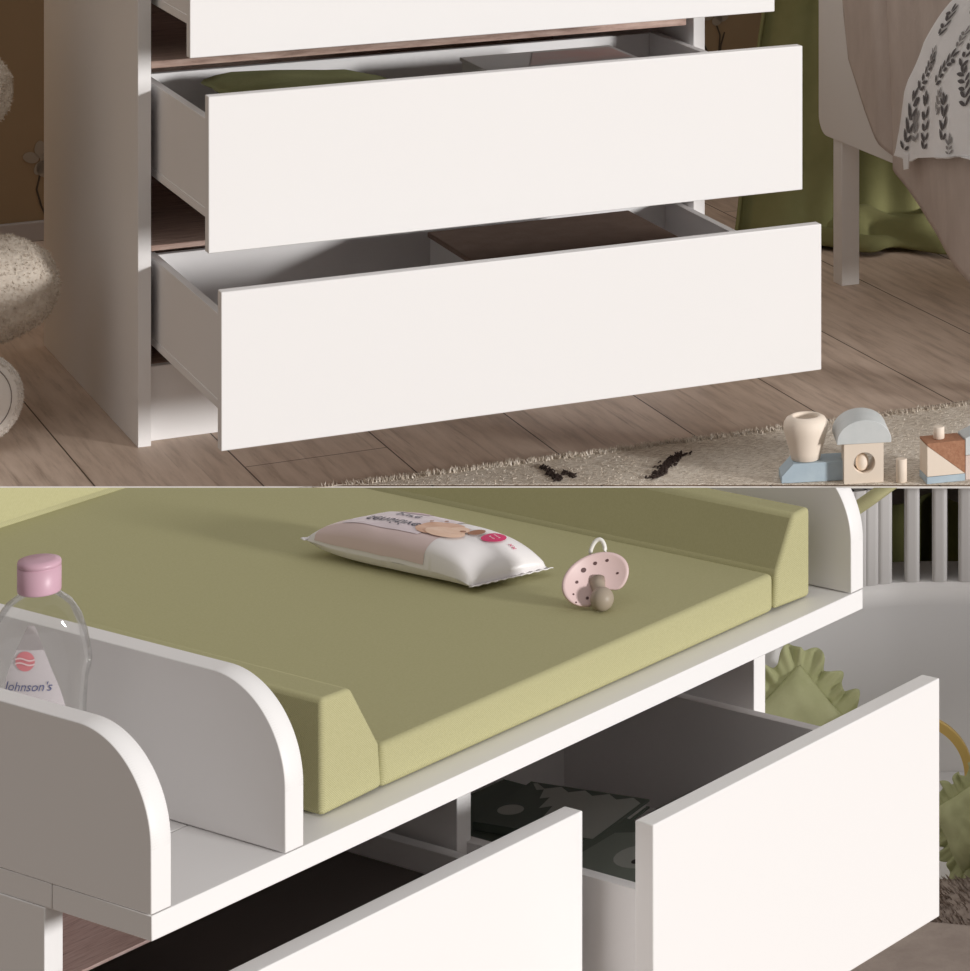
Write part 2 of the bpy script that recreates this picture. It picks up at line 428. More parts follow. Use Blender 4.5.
# floor in the chest's frame so that the planks run with it: outline given by the front edge line of the platform
inv1 = F1.inverted()
def w1(x, y, z=0.0): return inv1 @ Vector((x, y, z))
def slab(mb, za, zb, ya0, ya1, x0=-3.2, x1=2.6, y1=8.6):
    pass
top = [w1(-3.4, YF), w1(2.6, YF), w1(2.6, 8.6), w1(-3.4, 8.6)]
bot = [w1(-3.4, YF + 0.40, -0.022), w1(2.6, YF + 0.40, -0.022), w1(2.6, 8.6, -0.05), w1(-3.4, 8.6, -0.05)]
lip = [w1(-3.4, YF, -0.0028), w1(2.6, YF, -0.0028)]
T = [fl.bm.verts.new(p) for p in top]; B = [fl.bm.verts.new(p) for p in bot]; L = [fl.bm.verts.new(p) for p in lip]
fl.use(M['planks']); fl._f(T)
fl.use(M['edge']); fl._f((T[0], L[0], L[1], T[1])); fl._f((L[0], B[0], B[1], L[1])); fl._f(B[::-1])
fl._f((T[1], L[1], B[1], B[2], T[2])); fl._f((T[2], B[2], B[3], T[3])); fl._f((T[3], B[3], B[0], L[0], T[0]))
structure(fl.build('floor', frame=F1))

YW = 1.468
b = MB(); b.box(-0.90, 2.6, YW, YW + 0.1, 0, 1.9); structure(b.build('wall_back', M['wall'], frame=F1, origin=(0, YW, 0)))
b = MB(); b.box(-0.90, 2.6, YW - 0.014, YW, 0, 0.036, 0.002); structure(b.build('baseboard_back', M['base'], frame=F1, origin=(0, YW, 0)))
b = MB(); b.box(-1.02, -0.90, 0.2, YW + 0.1, 0, 1.9); structure(b.build('shade_wall_left', M['wall'], frame=F1, origin=(-0.96, 1, 0)))  # added out of view to dim the light on the chest's left side

# ---------------------------------------------------------------- lower room shell
b = MB(); b.box(-2.6, 2.35, 2.0, 5.7, ZLOW - 0.06, ZLOW); structure(b.build('floor_lower', M['planks'], frame=F0, origin=(0, 4, ZLOW)))
b = MB(); b.box(-2.6, 2.35, 5.7, 5.8, ZLOW, -0.13); structure(b.build('wall_rear', M['wallgrey'], frame=F0, origin=(0, 5.7, ZLOW)))
b = MB(); b.box(2.25, 2.35, 2.45, 5.7, ZLOW, -0.13); b.box(2.25, 2.35, 2.45, 4.62, -0.13, 0.27); structure(b.build('shade_wall_right', M['wallgrey'], frame=F0, origin=(2.25, 4, ZLOW)))  # added out of view, top stepped, to keep the sun off the daybed

# ================================================================ UPPER ROOM: the chest with its drawers pulled out
ch = thing('chest_of_drawers', 'white chest standing on the planks with its wide drawers pulled out', 'chest of drawers', F1)
CW, CD, CH, TH = 0.87, 0.667, 1.00, 0.0190
for x0 in (0, CW - TH):
    b = MB(); b.box(x0, x0 + TH, 0, CD, 0, CH - TH, 0.0008, 1); b.build('side_panel', M['white'], ch)
b = MB(); b.box(0, CW, -0.005, CD, CH - TH, CH, 0.0008, 1); b.build('top_panel', M['white'], ch)
b = MB(); b.box(TH, CW - TH, 0.026, 0.042, 0.0, 0.108, 0.0006, 1); b.build('plinth', M['white'], ch)
b = MB(); b.box(TH, CW - TH, CD - 0.012, CD - 0.004, 0.0, CH - TH); b.build('back_panel', M['dust'], ch)
for z0, z1 in ((0.2805, 0.2885), (0.5435, 0.5540), (0.8215, 0.830)):
    b = MB(); b.box(TH, CW - TH - 0.012, 0.0, 0.45, z0, z1, 0.0006, 1)
    o = b.build('dust_panel', M['dust'], ch); o['label'] = 'raw brown chipboard divider'
b = MB(); b.box(TH, CW - TH, 0.03, 0.45, 0.100, 0.106); b.build('bottom_panel', M['dust'], ch)

def drawer(parent, x0, x1, p, fz0, fz1, bx0, bx1, bz0, bz1, L, y0=0.0, wt=0.0115, ft=0.0192):
    """front face at y = y0 - p"""
    yf = y0 - p
    b = MB()
    yb = yf + ft + L
    b.box(bx0, bx0 + wt, yf + ft, yb, bz0 + 0.012, bz1, 0.0006, 1); b.box(bx1 - wt, bx1, yf + ft, yb, bz0 + 0.012, bz1, 0.0006, 1)
    b.box(bx0 + wt, bx1 - wt, yb - wt, yb, bz0 + 0.012, bz1 - 0.002, 0.0006, 1)
    b.box(bx0 + 0.0035, bx1 - 0.0035, yf + ft, yb, bz0 + 0.006, bz0 + 0.0125)
    b.box(bx0 - 0.001, bx0 + 0.004, yf + ft, yb, bz0, bz0 + 0.0125, 0.0008, 1); b.box(bx1 - 0.004, bx1 + 0.001, yf + ft, yb, bz0, bz0 + 0.0125, 0.0008, 1)
    d = b.build('drawer', M['inner'], parent)
    f = MB(); f.box(x0, x1, yf, yf + ft, fz0, fz1, 0.0012, 2); f.build('drawer_front', M['white'], d)
    return d

drawer(ch, 0.0048, 0.865, 0.4637, 0.1091, 0.3190, 0.030, 0.840, 0.1345, 0.2625, 0.520)
drawer(ch, 0.0048, 0.865, 0.3952, 0.3562, 0.5661, 0.030, 0.840, 0.3805, 0.5155, 0.520)
drawer(ch, 0.0048, 0.865, 0.2911, 0.6020, 0.8150, 0.030, 0.840, 0.6310, 0.7640, 0.470)
drawer(ch, 0.0048, 0.4335, 0.0200, 0.8350, 0.9780, 0.030, 0.420, 0.8450, 0.9500, 0.430)
drawer(ch, 0.4365, 0.865, 0.0200, 0.8350, 0.9780, 0.450, 0.840, 0.8450, 0.9500, 0.430)

# folded olive blanket in the middle drawer
def rr_pts(x0, x1, z0, z1, r, n=6):
    return arc(x1 - r, z1 - r, r, 0, PI / 2, n) + arc(x0 + r, z1 - r, r, PI / 2, PI, n) + arc(x0 + r, z0 + r, r, PI, 1.5 * PI, n) + arc(x1 - r, z0 + r, r, 1.5 * PI, 2 * PI, n)
b = MB(True)
zb = 0.3935
layers = [(0.122, 0.378, 0.024), (0.128, 0.370, 0.024), (0.118, 0.375, 0.025), (0.126, 0.366, 0.024), (0.104, 0.384, 0.0275)]
z = zb
for k, (xa, xb_, t) in enumerate(layers):
    def fn(u, v, xa=xa, xb_=xb_, t=t, z=z, k=k):
        pts = rr_pts(0, 1, 0, 1, 0.5, 6); n = len(pts); i = int(u * (n)) % n
        px, pz = pts[i]
        yy = lerp(-0.215, 0.045, v)
        edge = 0.004 * math.sin(yy * 40 + k) + 0.003 * math.sin(yy * 91 + k * 2)
        X = lerp(xa, xb_, px) if 0.02 < px < 0.98 else lerp(xa, xb_, px) + edge
        sag = (0.006 * math.sin(px * 5 + 1.0) + 0.004 * noise.noise(Vector((px * 4, yy * 14, k)))) if k == 4 else 0
        slope = -0.012 * max(0, px - 0.75) / 0.25 if k == 4 else 0
        return Vector((X, yy, z + t * 1.02 * pz + sag + slope))
    n = len(rr_pts(0, 1, 0, 1, 0.5, 6))
    b.grid(fn, n, 26, 0, 1, 0, 1, cu=True)
    z += t
o = b.build('folded_blanket', M['greendark'], frame=F1, origin=(0.24, -0.16, zb))
tag(o, 'folded olive green blanket lying in the middle wide drawer', 'blanket')

# grey picture box in the middle drawer
pb = thing('picture_box', 'grey box with a faded red picture on its lid inside the middle wide drawer', 'box', F1, (0.585, -0.09, 0.3935))
b = MB(); b.box(0.470, 0.700, -0.155, -0.030, 0.3935, 0.522, 0.0015); b.build('box_body', M['greyboard'], pb)
b = MB(); b.box(0.467, 0.703, -0.158, -0.027, 0.5222, 0.5275, 0.0012); 
b.use(M['greyboard'])
lid = b.build('lid', M['greyboard'], pb)
b = MB(); b.use(M['reddish'])
b.poly([Vector(p) for p in ((0.535, -0.15, 0.5279), (0.695, -0.15, 0.5279), (0.695, -0.045, 0.5279), (0.575, -0.045, 0.5279))]); b.build('lid_picture', M['reddish'], lid)

# brown box in the bottom drawer
pb = thing('box_or_shade_block', 'brown lidded storage box inside the lowest wide drawer', 'box', F1, (0.565, -0.24, 0.1475))
b = MB(); b.box(0.409, 0.717, -0.340, -0.068, 0.1475, 0.272, 0.0015); b.build('box_body', M['greyboard'], pb)
b = MB(); b.box(0.406, 0.720, -0.343, -0.065, 0.2722, 0.2800, 0.0015); b.build('lid', M['brownbox'], pb)

# ---------------------------------------------------------------- wall stickers: flowers on stems
def flower(name, label, x, z, petals, stems, s=1.0):
    t = thing(name, label, 'wall sticker', F1, (x, YW - 0.0006, z))
    b = MB()
    for (dx, dz, rx, rz, a) in petals:
        pts = [(math.cos(a) * px - math.sin(a) * pz, math.sin(a) * px + math.cos(a) * pz) for px, pz in disc_pts(0, 0, rx * s, rz * s, 14)]
        b.prism([(x + dx * s + p[0], z + dz * s + p[1]) for p in pts], 1, YW - 0.0016, YW - 0.0006)
    b.build('petals', M['sticker'], t)
    b = MB()
    for path in stems:
        for (a, c) in zip(path[:-1], path[1:]):
            A = Vector((x + a[0] * s, YW - 0.0009, z + a[1] * s)); Cc = Vector((x + c[0] * s, YW - 0.0009, z + c[1] * s))
            d = (Cc - A).normalized(); n = Vector((d.z, 0, -d.x)) * 0.0016
            b.prism([((A + n).x, (A + n).z), ((Cc + n).x, (Cc + n).z), ((Cc - n).x, (Cc - n).z), ((A - n).x, (A - n).z)], 1, YW - 0.0012, YW - 0.0007)
    b.build('stem', M['stem'], t)
flower('flower_sticker', 'pale flower decal low on the brown wall behind the left side of the chest', 0.150, 0.148,
       [(0, 0.018, 0.010, 0.016, 0.0), (-0.016, 0.004, 0.010, 0.015, 1.2), (0.014, 0.004, 0.010, 0.015, -1.2), (0.0, -0.016, 0.010, 0.014, 2.6), (0.006, -0.018, 0.012, 0.016, 0.2)],
       [[(0.0, -0.03), (-0.006, -0.055), (0.002, -0.085), (0.012, -0.11), (0.016, -0.145)]])
flower('flower_sticker', 'pale flower decal on the brown wall between the chest and the green curtain', 1.476, 0.312,
       [(-0.022, 0.002, 0.010, 0.018, 1.3), (0.0, 0.012, 0.012, 0.015, 0.2), (0.016, 0.0, 0.013, 0.014, -0.7), (0.004, -0.010, 0.010, 0.012, 2.2)],
       [[(0.0, -0.012), (0.010, -0.040), (0.008, -0.075), (0.0, -0.11)], [(-0.03, -0.045), (-0.018, -0.07), (-0.012, -0.11)], [(0.02, -0.035), (0.012, -0.06), (0.010, -0.09)]])

# ---------------------------------------------------------------- green curtain behind the bed, pooling on the floor
cu = thing('curtain', 'long olive green curtain hanging behind the white bed and pooling on the floor', 'curtain', F1, (1.6, 0.85, 0))
b = MB(True)
def cfn(u, v):
    z = 0.95 * v
    flare = (1 - v) ** 2
    x0 = lerp(1.235, 1.372, min(1, v * 2.0) ** 0.8); x = lerp(x0, 2.25, u)
    y = 0.90 + 0.035 * math.sin(u * 34 + 0.6) + 0.018 * math.sin(u * 71 + 2 * v) + 0.02 * noise.noise(Vector((u * 6, v * 2.5, 1)))
    if 0.0 <= u < 0.04: y += 0.02
    return Vector((x, y - 0.13 * flare * flare - 0.02 * flare, max(0.003, z)))
b.grid(cfn, 150, 26, thick=0.006)
b.build('drape', M['curtain'], cu)
b = MB(True)
def pfn(u, v):
    a = u
    x = lerp(1.325, 2.15, a)
    yb = 0.86 - 0.05 * (1 - abs(2 * v - 1))
    front = 0.60 + 0.05 * math.sin(a * 17 + 0.4) + 0.035 * math.sin(a * 41)
    if a < 0.09: front = lerp(0.72, front, a / 0.09)
    y = lerp(front, 0.93, v)
    h = 0.045 * (v ** 1.2) + 0.026 * abs(math.sin(a * 13 + v * 5 + 1.5 * noise.noise(Vector((a * 5, v * 3, 4))))) * math.sin(min(1, v * 1.6) * PI) ** 0.6 + 0.018 * noise.noise(Vector((a * 16, v * 6, 9))) * min(1, v * 4)
    return Vector((x, y, max(0.004, 0.008 + h)))
b.grid(pfn, 110, 26, thick=0.005)
b.build('floor_pool', M['curtain'], cu)

# ---------------------------------------------------------------- white bed at the right with its covers
bed = thing('bed', 'white bed at the right with square legs under a brown plush blanket', 'bed', F1, (1.9, 0.1, 0))
for lx in (1.289, 2.15):
    for ly in (0.4185, -0.49):
        b = MB(); b.box(lx, lx + 0.0335, ly, ly + 0.0365, 0, 0.262, 0.0012); b.build('leg', M['bedwhite'], bed)
r = 0.035
prof = [(-0.56, 0.250), (0.475, 0.250)] + arc(0.512 - r, 0.250 + r, r, -PI / 2, 0, 8)[1:] + [(0.512, 0.66), (-0.56, 0.66)]
b = MB(); b.prism(prof, 0, 1.286, 1.306, 0.0012); b.build('side_board', M['bedwhite'], bed)
b = MB(); b.prism(prof, 0, 2.17, 2.19, 0.0012); b.build('side_board', M['bedwhite'], bed)
b = MB(); b.box(1.306, 2.17, 0.46, 0.48, 0.25, 0.66, 0.001); b.build('end_board', M['bedwhite'], bed)
b = MB(); b.box(1.306, 2.17, -0.54, -0.52, 0.13, 0.66, 0.001); b.build('end_board', M['bedwhite'], bed)  # unseen near end, brought lower to keep the sun off the leg
b = MB(); b.box(1.308, 2.168, -0.518, 0.458, 0.46, 0.635, 0.03, 3); b.build('mattress', M['quilt'], bed)

def blanket_low(y):
    pts = [(-0.56, 0.030), (-0.30, 0.075), (-0.1334, 0.1338), (0.0137, 0.1933), (0.1562, 0.2659), (0.2481, 0.3341), (0.3301, 0.4062), (0.3593, 0.5045), (0.372, 0.66)]
    for (a, za), (c, zc) in zip(pts[:-1], pts[1:]):
        if a <= y <= c: return lerp(za, zc, (y - a) / (c - a))
    return pts[0][1] if y < pts[0][0] else pts[-1][1]
b = MB(True)
def bfn(u, v):
    y = lerp(-0.56, 0.372, u); zl = blanket_low(y)
    crease = math.exp(-((y - 0.155 - 0.05 * v) / 0.016) ** 2)
    off = 0.010 * math.sin(y * 22 + 0.8) + 0.008 * noise.noise(Vector((y * 9, v * 3, 2)))
    if v <= 0.72:
        t = v / 0.72; z = lerp(zl, 0.672, t)
        x = 1.268 + 0.6 * off * (1 - 0.5 * t) + 0.018 * crease
        if t > 0.9: x = lerp(x, 1.275, (t - 0.9) / 0.1)
    else:
        t = (v - 0.72) / 0.28; x = lerp(1.275, 1.85, t); z = 0.685 + 0.01 * noise.noise(Vector((x * 6, y * 6, 5))) - 0.01 * math.exp(-t * 30)
    return Vector((x, y, z))
b.grid(bfn, 90, 60, thick=-0.012)
o = b.build('plush_blanket', M['fur'], frame=F1, origin=(1.4, -0.1, 0.68))
tag(o, 'brown plush blanket hanging over the side of the white bed', 'blanket')

# floral quilt over the blanket
def quilt_low(y):
    pts = [(-0.56, 0.350), (-0.164, 0.3305), (0.0198, 0.2945), (0.0312, 0.2865), (0.0926, 0.2880)]
    for (a, za), (c, zc) in zip(pts[:-1], pts[1:]):
        if a <= y <= c: return lerp(za, zc, (y - a) / (c - a))
    return pts[0][1] if y < pts[0][0] else pts[-1][1]
def quilt_side(z):        # far edge as a function of height
    pts = [(0.28, 0.0945), (0.3464, 0.0790), (0.42, 0.040), (0.4907, -0.0178), (0.5701, -0.1317), (0.70, -0.36)]
    for (za, a), (zc, c) in zip(pts[:-1], pts[1:]):
        if za <= z <= zc: return lerp(a, c, (z - za) / (zc - za))
    return pts[-1][1]
def qpos(u, v, lift=0.0):
    t = v
    z = lerp(0.30, 0.695, t); ys = quilt_side(z); y = lerp(-0.56, ys, u)
    if t < 0.25: z = lerp(quilt_low(y), z, t / 0.25 if t > 0 else 0) if t > 0 else quilt_low(y)
    off = 0.005 * math.sin(y * 26 + 1.4) + 0.004 * noise.noise(Vector((y * 10, z * 8, 7)))
    x = 1.236 + off - lift
    return Vector((x, y, z))
b = MB(True); b.use(M['quilt'])
b.grid(lambda u, v: qpos(u, v), 60, 40, thick=-0.004)
rnd = random.Random(11)
def leaf(b, u, v, ang, l, w, mt):
    b.use(mt)
    pts = []
    for px, py in ((-1, 0), (-0.55, 0.75), (0.1, 0.95), (0.65, 0.6), (1, 0), (0.6, -0.55), (0.0, -0.8), (-0.6, -0.55)):
        X = px * l * 0.5; Y = py * w * 0.5
        dy = X * math.cos(ang) - Y * math.sin(ang); dz = X * math.sin(ang) + Y * math.cos(ang)
        uu = u + dy / 0.64; vv = v + dz / 0.40
        if not (0.0 < uu < 0.995 and 0.005 < vv < 1): return
        pts.append(qpos(uu, vv, 0.0022))
    b.poly(pts)
def sprig(b, u, v, ang, n, l, mt):
    y, z = 0.0, 0.0; a = ang
    for k in range(n):
        y += math.cos(a) * l * 0.75; z += math.sin(a) * l * 0.75; a += rnd.uniform(-0.25, 0.25)
        for sgn in (-1, 1):
            la = a + sgn * rnd.uniform(0.6, 1.0)
            leaf(b, u + (y + math.cos(la) * l * 0.55) / 0.64, v + (z + math.sin(la) * l * 0.55) / 0.40, la, l * rnd.uniform(0.75, 1.3), l * 0.46, mt)
    leaf(b, u + (y + math.cos(a) * l * 0.8) / 0.64, v + (z + math.sin(a) * l * 0.8) / 0.40, a, l, l * 0.4, mt)
for (u, v) in ((0.955, 0.05), (0.93, 0.24), (0.845, 0.06), (0.82, 0.30), (0.90, 0.50), (0.73, 0.12), (0.70, 0.40), (0.80, 0.62), (0.62, 0.25), (0.62, 0.60), (0.52, 0.1), (0.5, 0.45)):
    sprig(b, u, v, PI / 2 + rnd.uniform(-0.5, 0.5), rnd.choice((4, 5, 5)), 0.019, M['quiltleaf'])
for (u, v) in ((0.90, 0.10), (0.88, 0.36), (0.78, 0.2), (0.76, 0.48), (0.67, 0.06), (0.57, 0.35)):
    sprig(b, u, v, PI / 2 + rnd.uniform(-0.9, 0.9), 3, 0.015, M['quiltleaf2'])
b.use(M['quilt'])
b.prism([(0.040, 0.274), (0.056, 0.270), (0.060, 0.296), (0.038, 0.298)], 0, 1.2375, 1.2395)
o = b.build('floral_cover', frame=F1, origin=(1.24, -0.1, 0.4))
tag(o, 'white cover printed with grey leaf sprigs draped over the brown plush blanket', 'bed cover')

# ---------------------------------------------------------------- cream plush bear at the left edge
bear = thing('plush_bear', 'big cream curly plush toy sitting at the left of the chest', 'plush toy', F1, (-0.25, 0.15, 0))
def wx(px, py, Y):      # a point at camera depth Y, in the chest's frame
    return inv1 @ Vector(((px - CX) / FPX * Y, Y, HC - (py - CY) / FPX * Y))
b = MB(True)
KN = wx(-12, 289, 4.97); FT = wx(-52, 400, 4.95); HD = wx(-52, 92, 5.05); BD = wx(-120, 240, 5.15)
def curly(c, r, nu, nv):
    c = Vector(c)
    def fn(u, v):
        a = 2 * PI * u; t = PI * v
        d = Vector((math.sin(t) * math.cos(a), math.sin(t) * math.sin(a), math.cos(t)))
        p = Vector((d.x * r[0], d.y * r[1], d.z * r[2]))
        k = 0.0045 * noise.noise((c + p) * 30) + 0.0022 * noise.noise((c + p) * 190) + 0.0016 * abs(noise.noise((c + p) * 330)) + 0.0010 * noise.noise((c + p) * 620)
        return c + p + d * k
    b.grid(fn, nu, nv, cu=True)
curly(KN, (0.099, 0.086, 0.0755), 260, 150)
curly(BD, (0.15, 0.14, 0.20), 80, 60)
curly(HD, (0.088, 0.085, 0.0745), 200, 120)
curly(wx(-110, 40, 5.12), (0.13, 0.12, 0.12), 60, 40)
curly(FT, (0.072, 0.055, 0.055), 90, 60)
curly(lerp(KN, FT, 0.5) + Vector((-0.04, 0.03, 0)), (0.06, 0.06, 0.07), 60, 40)
b.fur(0.0055, 36000, 0.0021, (0, 0, -0.2), 1.3, seed=5)
b.build('body', M['teddy'], bear)
b = MB(True)
# pale foot sole, a padded disc turned to the front right
nrm = (F1.to_3x3().inverted() @ Vector((0.35, -0.92, 0.12))).normalized()
ux = nrm.cross(Vector((0, 0, 1))).normalized(); uz = ux.cross(nrm).normalized()
if uz.z < 0: uz = -uz
SO = wx(-27, 399, 4.86)
def sole(u, v):
    a = 2 * PI * u; r = v
    e = 0.016 * math.sqrt(max(0, 1 - r ** 3))
    return SO + ux * (0.069 * r * math.cos(a)) + uz * (0.0665 * r * math.sin(a)) + nrm * e
b.grid(sole, 48, 14, cu=True)
b.fur(0.003, 2500, 0.0013, (0, 0, -0.3), 1.0, seed=8, pick=lambda f: (f.calc_center_median() - SO - nrm * 0.008).length > 0.058)
sole_o = b.build('foot_sole', M['sole'], bear); sole_o['label'] = 'smooth pale foot sole'
b = MB(True)
b.tube([SO + ux * (0.052 * math.cos(a)) + uz * (0.0515 * math.sin(a)) + nrm * 0.0125 for a in [2 * PI * i / 40 for i in range(40)]], 0.0007, 6, True)
b.build('stitching', M['stitch'], sole_o)

# ---------------------------------------------------------------- rug
b = MB(True)
RZ = 0.0015
edge = [(0.165, -0.322), (0.27, -0.334), (0.545, -0.3466), (0.845, -0.3608), (1.145, -0.3721), (1.22, -0.376)]
# front follows the platform edge
fdir = (w1(1, YF + 0.001) - w1(0, YF + 0.001))
def front_y(x):
    a = w1(-1, YF + 0.0015); d = w1(0, YF + 0.0015) - a; return a.y + d.y * (x - a.x) / d.x
def edge_y(x):
    for (a, ya), (c, yc) in zip(edge[:-1], edge[1:]):
        if a <= x <= c: return lerp(ya, yc, (x - a) / (c - a))
    return edge[-1][1]
def rfn(u, v):
    x = lerp(0.165, 1.22, u); y0 = front_y(x); y1 = edge_y(x) + 0.0015 * math.sin(x * 160) + 0.001 * math.sin(x * 390)
    y = lerp(min(y0, y1 - 0.001), y1, v)
    return Vector((x, y, RZ + 0.0003 * noise.noise(Vector((x * 60, y * 60, 0)))))
b.use(M['rug']); b.grid(rfn, 160, 44, thick=-0.0009)
b.fur(0.0075, 3400, 0.0016, (0, 0.9, 0.0), 0.8, seed=21, pick=lambda f: f.normal.y > 0.3 or (f.normal.z > 0.5 and f.calc_center_median().y > edge_y(f.calc_center_median().x) - 0.012))
b.fur(0.0028, 3600, 0.0011, (1.2, 0.5, -0.6), 0.4, seed=22, pick=lambda f: f.normal.z > 0.5)
b.use(M['rugmark'])
rn = random.Random(4)
for (ax, ay, bx_, by_, w_, n_) in ((0.668, -0.414, 0.592, -0.508, 0.014, 210), (0.476, -0.380, 0.474, -0.455, 0.009, 80), (0.492, -0.415, 0.496, -0.450, 0.006, 30)):
    for _ in range(n_):
        t = rn.random(); px = lerp(ax, bx_, t) + rn.gauss(0, w_ * 0.4); py = lerp(ay, by_, t) + rn.gauss(0, w_ * 0.3)
        if py < front_y(px) + 0.002 or py > edge_y(px) - 0.01: continue
        a = rn.uniform(0.4, 1.4); l = rn.uniform(0.006, 0.013); d = Vector((math.cos(a), math.sin(a), 0)) * l * 0.5; n = Vector((-math.sin(a), math.cos(a), 0)) * 0.0011
        p = Vector((px, py, RZ + 0.0016 + rn.random() * 0.0006))
        b.poly([p - d - n, p + d - n, p + d + n + Vector((0, 0, 0.0015)), p - d + n])
o = b.build('rug', frame=F1, origin=(0.7, -0.4, 0))
tag(o, 'beige heathered rug with black woven marks on the plank floor', 'rug')

# ---------------------------------------------------------------- wooden building blocks on the rug
BZ = RZ + 0.0011
FB = Matrix.Translation((0, 0, 0)) @ Matrix.Identity(4)
def blockframe(px, Y, yaw):      # where a block's front-left lower corner stands
    X = (px - CX) / FPX * Y
    return Matrix.Translation((X, Y, BZ)) @ Matrix.Rotation(math.radians(yaw), 4, 'Z')
def single(mb, name, m, fr, label, cat='toy block', origin=(0, 0, 0), low=False):
    FR.append(fr); o = mb.build(name, m, frame=fr, origin=origin); tag(o, label, cat, None, low); return o
K = 4.70 / FPX        # metres per pixel there
YB = 4.699
ang = 11
fr = blockframe(781.5, YB, ang)
b = MB(); wB = 63 * K; b.prism([(0, 0), (wB, 0), (wB, 0.0262), (0.0160, 0.0262), (0, 0.0095)], 1, 0, 0.044, 0.0008)
single(b, 'toy_block', M['bluewood'], fr, 'blue wooden block with a sloped end carrying a cream pot shaped block')
# cream pot
b = MB(True)
pc = (0.0355, 0.022, 0.0265)
rp = [(0.0175, 0), (0.0190, 0.0008), (0.0212, 0.010), (0.0245, 0.022), (0.0280, 0.034), (0.0293, 0.0405), (0.0288, 0.0465), (0.0255, 0.0520), (0.0205, 0.0548), (0.0180, 0.0552), (0.0165, 0.0545), (0.0158, 0.0510), (0.0155, 0.044)]
rp = [(r_ * 1.06, z_ * 1.10) for r_, z_ in rp]
b.use(M['creamwood']); b.lathe(rp, 44, pc)
b.use(M['hollowshade']); b.prism(disc_pts(pc[0], pc[1], 0.0168, None, 30), 2, pc[2] + 0.0490, pc[2] + 0.0500)  # dark disc painting the shade inside the hollow top
single(b, 'toy_block', M['creamwood'], fr, 'round cream wooden pot shaped block with a hollow top', 'toy block', pc)
# cream square block with a round hole
fr2 = blockframe(844.2, YB - 0.002, ang)
b = MB(); wS = 39.5 * K; hS = 0.0545; n = 28
b.use(M['creamwood'])
def ring_block(b, w, h, cx, cz, r, d):
    outer = [(0, 0), (w, 0), (w, h), (0, h)]
    def onsq(a):
        dx, dz = math.cos(a), math.sin(a); k = 1e9
        if dx > 1e-9: k = min(k, (w - cx) / dx)
        if dx < -1e-9: k = min(k, -cx / dx)
        if dz > 1e-9: k = min(k, (h - cz) / dz)
        if dz < -1e-9: k = min(k, -cz / dz)
        return (cx + dx * k, cz + dz * k)
    angs = sorted(set([2 * PI * i / n for i in range(n)] + [math.atan2(z_ - cz, x_ - cx) % (2 * PI) for x_, z_ in outer]))
    fo = [b.bm.verts.new((onsq(a)[0], 0, onsq(a)[1])) for a in angs]; fi = [b.bm.verts.new((cx + r * math.cos(a), 0, cz + r * math.sin(a))) for a in angs]
    bo = [b.bm.verts.new((onsq(a)[0], d, onsq(a)[1])) for a in angs]; bi = [b.bm.verts.new((cx + r * math.cos(a), d, cz + r * math.sin(a))) for a in angs]
    N = len(angs)
    for i in range(N):
        j = (i + 1) % N
        b._f((fo[i], fo[j], fi[j], fi[i])); b._f((bo[j], bo[i], bi[i], bi[j])); b._f((fo[j], fo[i], bo[i], bo[j])); b._f((fi[i], fi[j], bi[j], bi[i]), True)
ring_block(b, wS, hS, 20.3 * K, 0.0275, 0.0150, 0.038)
o = single(b, 'toy_block', M['creamwood'], fr2, 'square cream wooden block with a round hole, below the grey arch')
b = MB(True); b.ellipsoid((0.0262, 0.014, 0.0128 + 0.0128), (0.0090, 0.0090, 0.0124), 24, 16)
single(b, 'toy_block', M['creamwood'], fr2, 'small cream wooden egg standing inside the round hole of the square block', 'toy block', (0.0262, 0.014, 0.013))
# grey arch block on top
b = MB(); wA = 54.5 * K; xo = -7.2 * K
pts = [(xo, hS + 0.0003)] + [(xo + wA / 2 - wA / 2 * math.cos(PI * i / 48), hS + 0.0035 + 0.0290 * math.sin(PI * i / 48)) for i in range(49)] + [(xo + wA, hS + 0.0003)]
b.prism(pts, 1, -0.001, 0.066, 0.0006)
single(b, 'toy_block', M['greywood'], fr2, 'pale grey half round wooden block lying on the square block with the hole', 'toy block', (0.02, 0.02, hS))
# small peg on the rug
fr3 = blockframe(901, YB, 0)
b = MB(True); b.lathe([(0.0068, 0), (0.0076, 0.0008), (0.0076, 0.0315), (0.0066, 0.0325)], 24, (0, 0.009, 0))
single(b, 'toy_peg', M['creamwood'], fr3, 'short cream wooden peg standing on the rug between the two block stacks', 'toy block')
# right hand stack: pale blue base, cream wedge, cork roof, peg
fr4 = blockframe(927.0, YB - 0.003, 19)
wR = 39.5 * K
b = MB(); b.box(0, wR, 0, 0.040, 0, 0.0095, 0.0006); single(b, 'toy_block', M['bluewood'], fr4, 'flat pale blue wooden block beneath the cream wedge and cork roof', 'toy block')
b = MB(); b.prism([(0.0005, 0.0100), (wR, 0.0100), (0.0005, 0.0525)], 1, 0.0005, 0.0400, 0.0004)
single(b, 'toy_block', M['creamwood'], fr4, 'cream wooden wedge block under the brown cork roof block', 'toy block', (0, 0, 0.010))
b = MB(); b.prism([(wR, 0.0104), (wR, 0.0560), (0.0005, 0.0560), (0.0005, 0.0529)], 1, 0.0005, 0.0400, 0.0004)
single(b, 'toy_block', M['cork'], fr4, 'brown cork wedge block with a small peg on its top', 'toy block', (0.02, 0.02, 0.05))
b = MB(True); b.lathe([(0.0068, 0), (0.0078, 0.0008), (0.0078, 0.0155), (0.0066, 0.0168)], 24, (0.0225, 0.020, 0.0563))
single(b, 'toy_peg', M['creamwood'], fr4, 'small cream wooden peg standing on the brown cork block', 'toy block', (0.0225, 0.020, 0.0563))
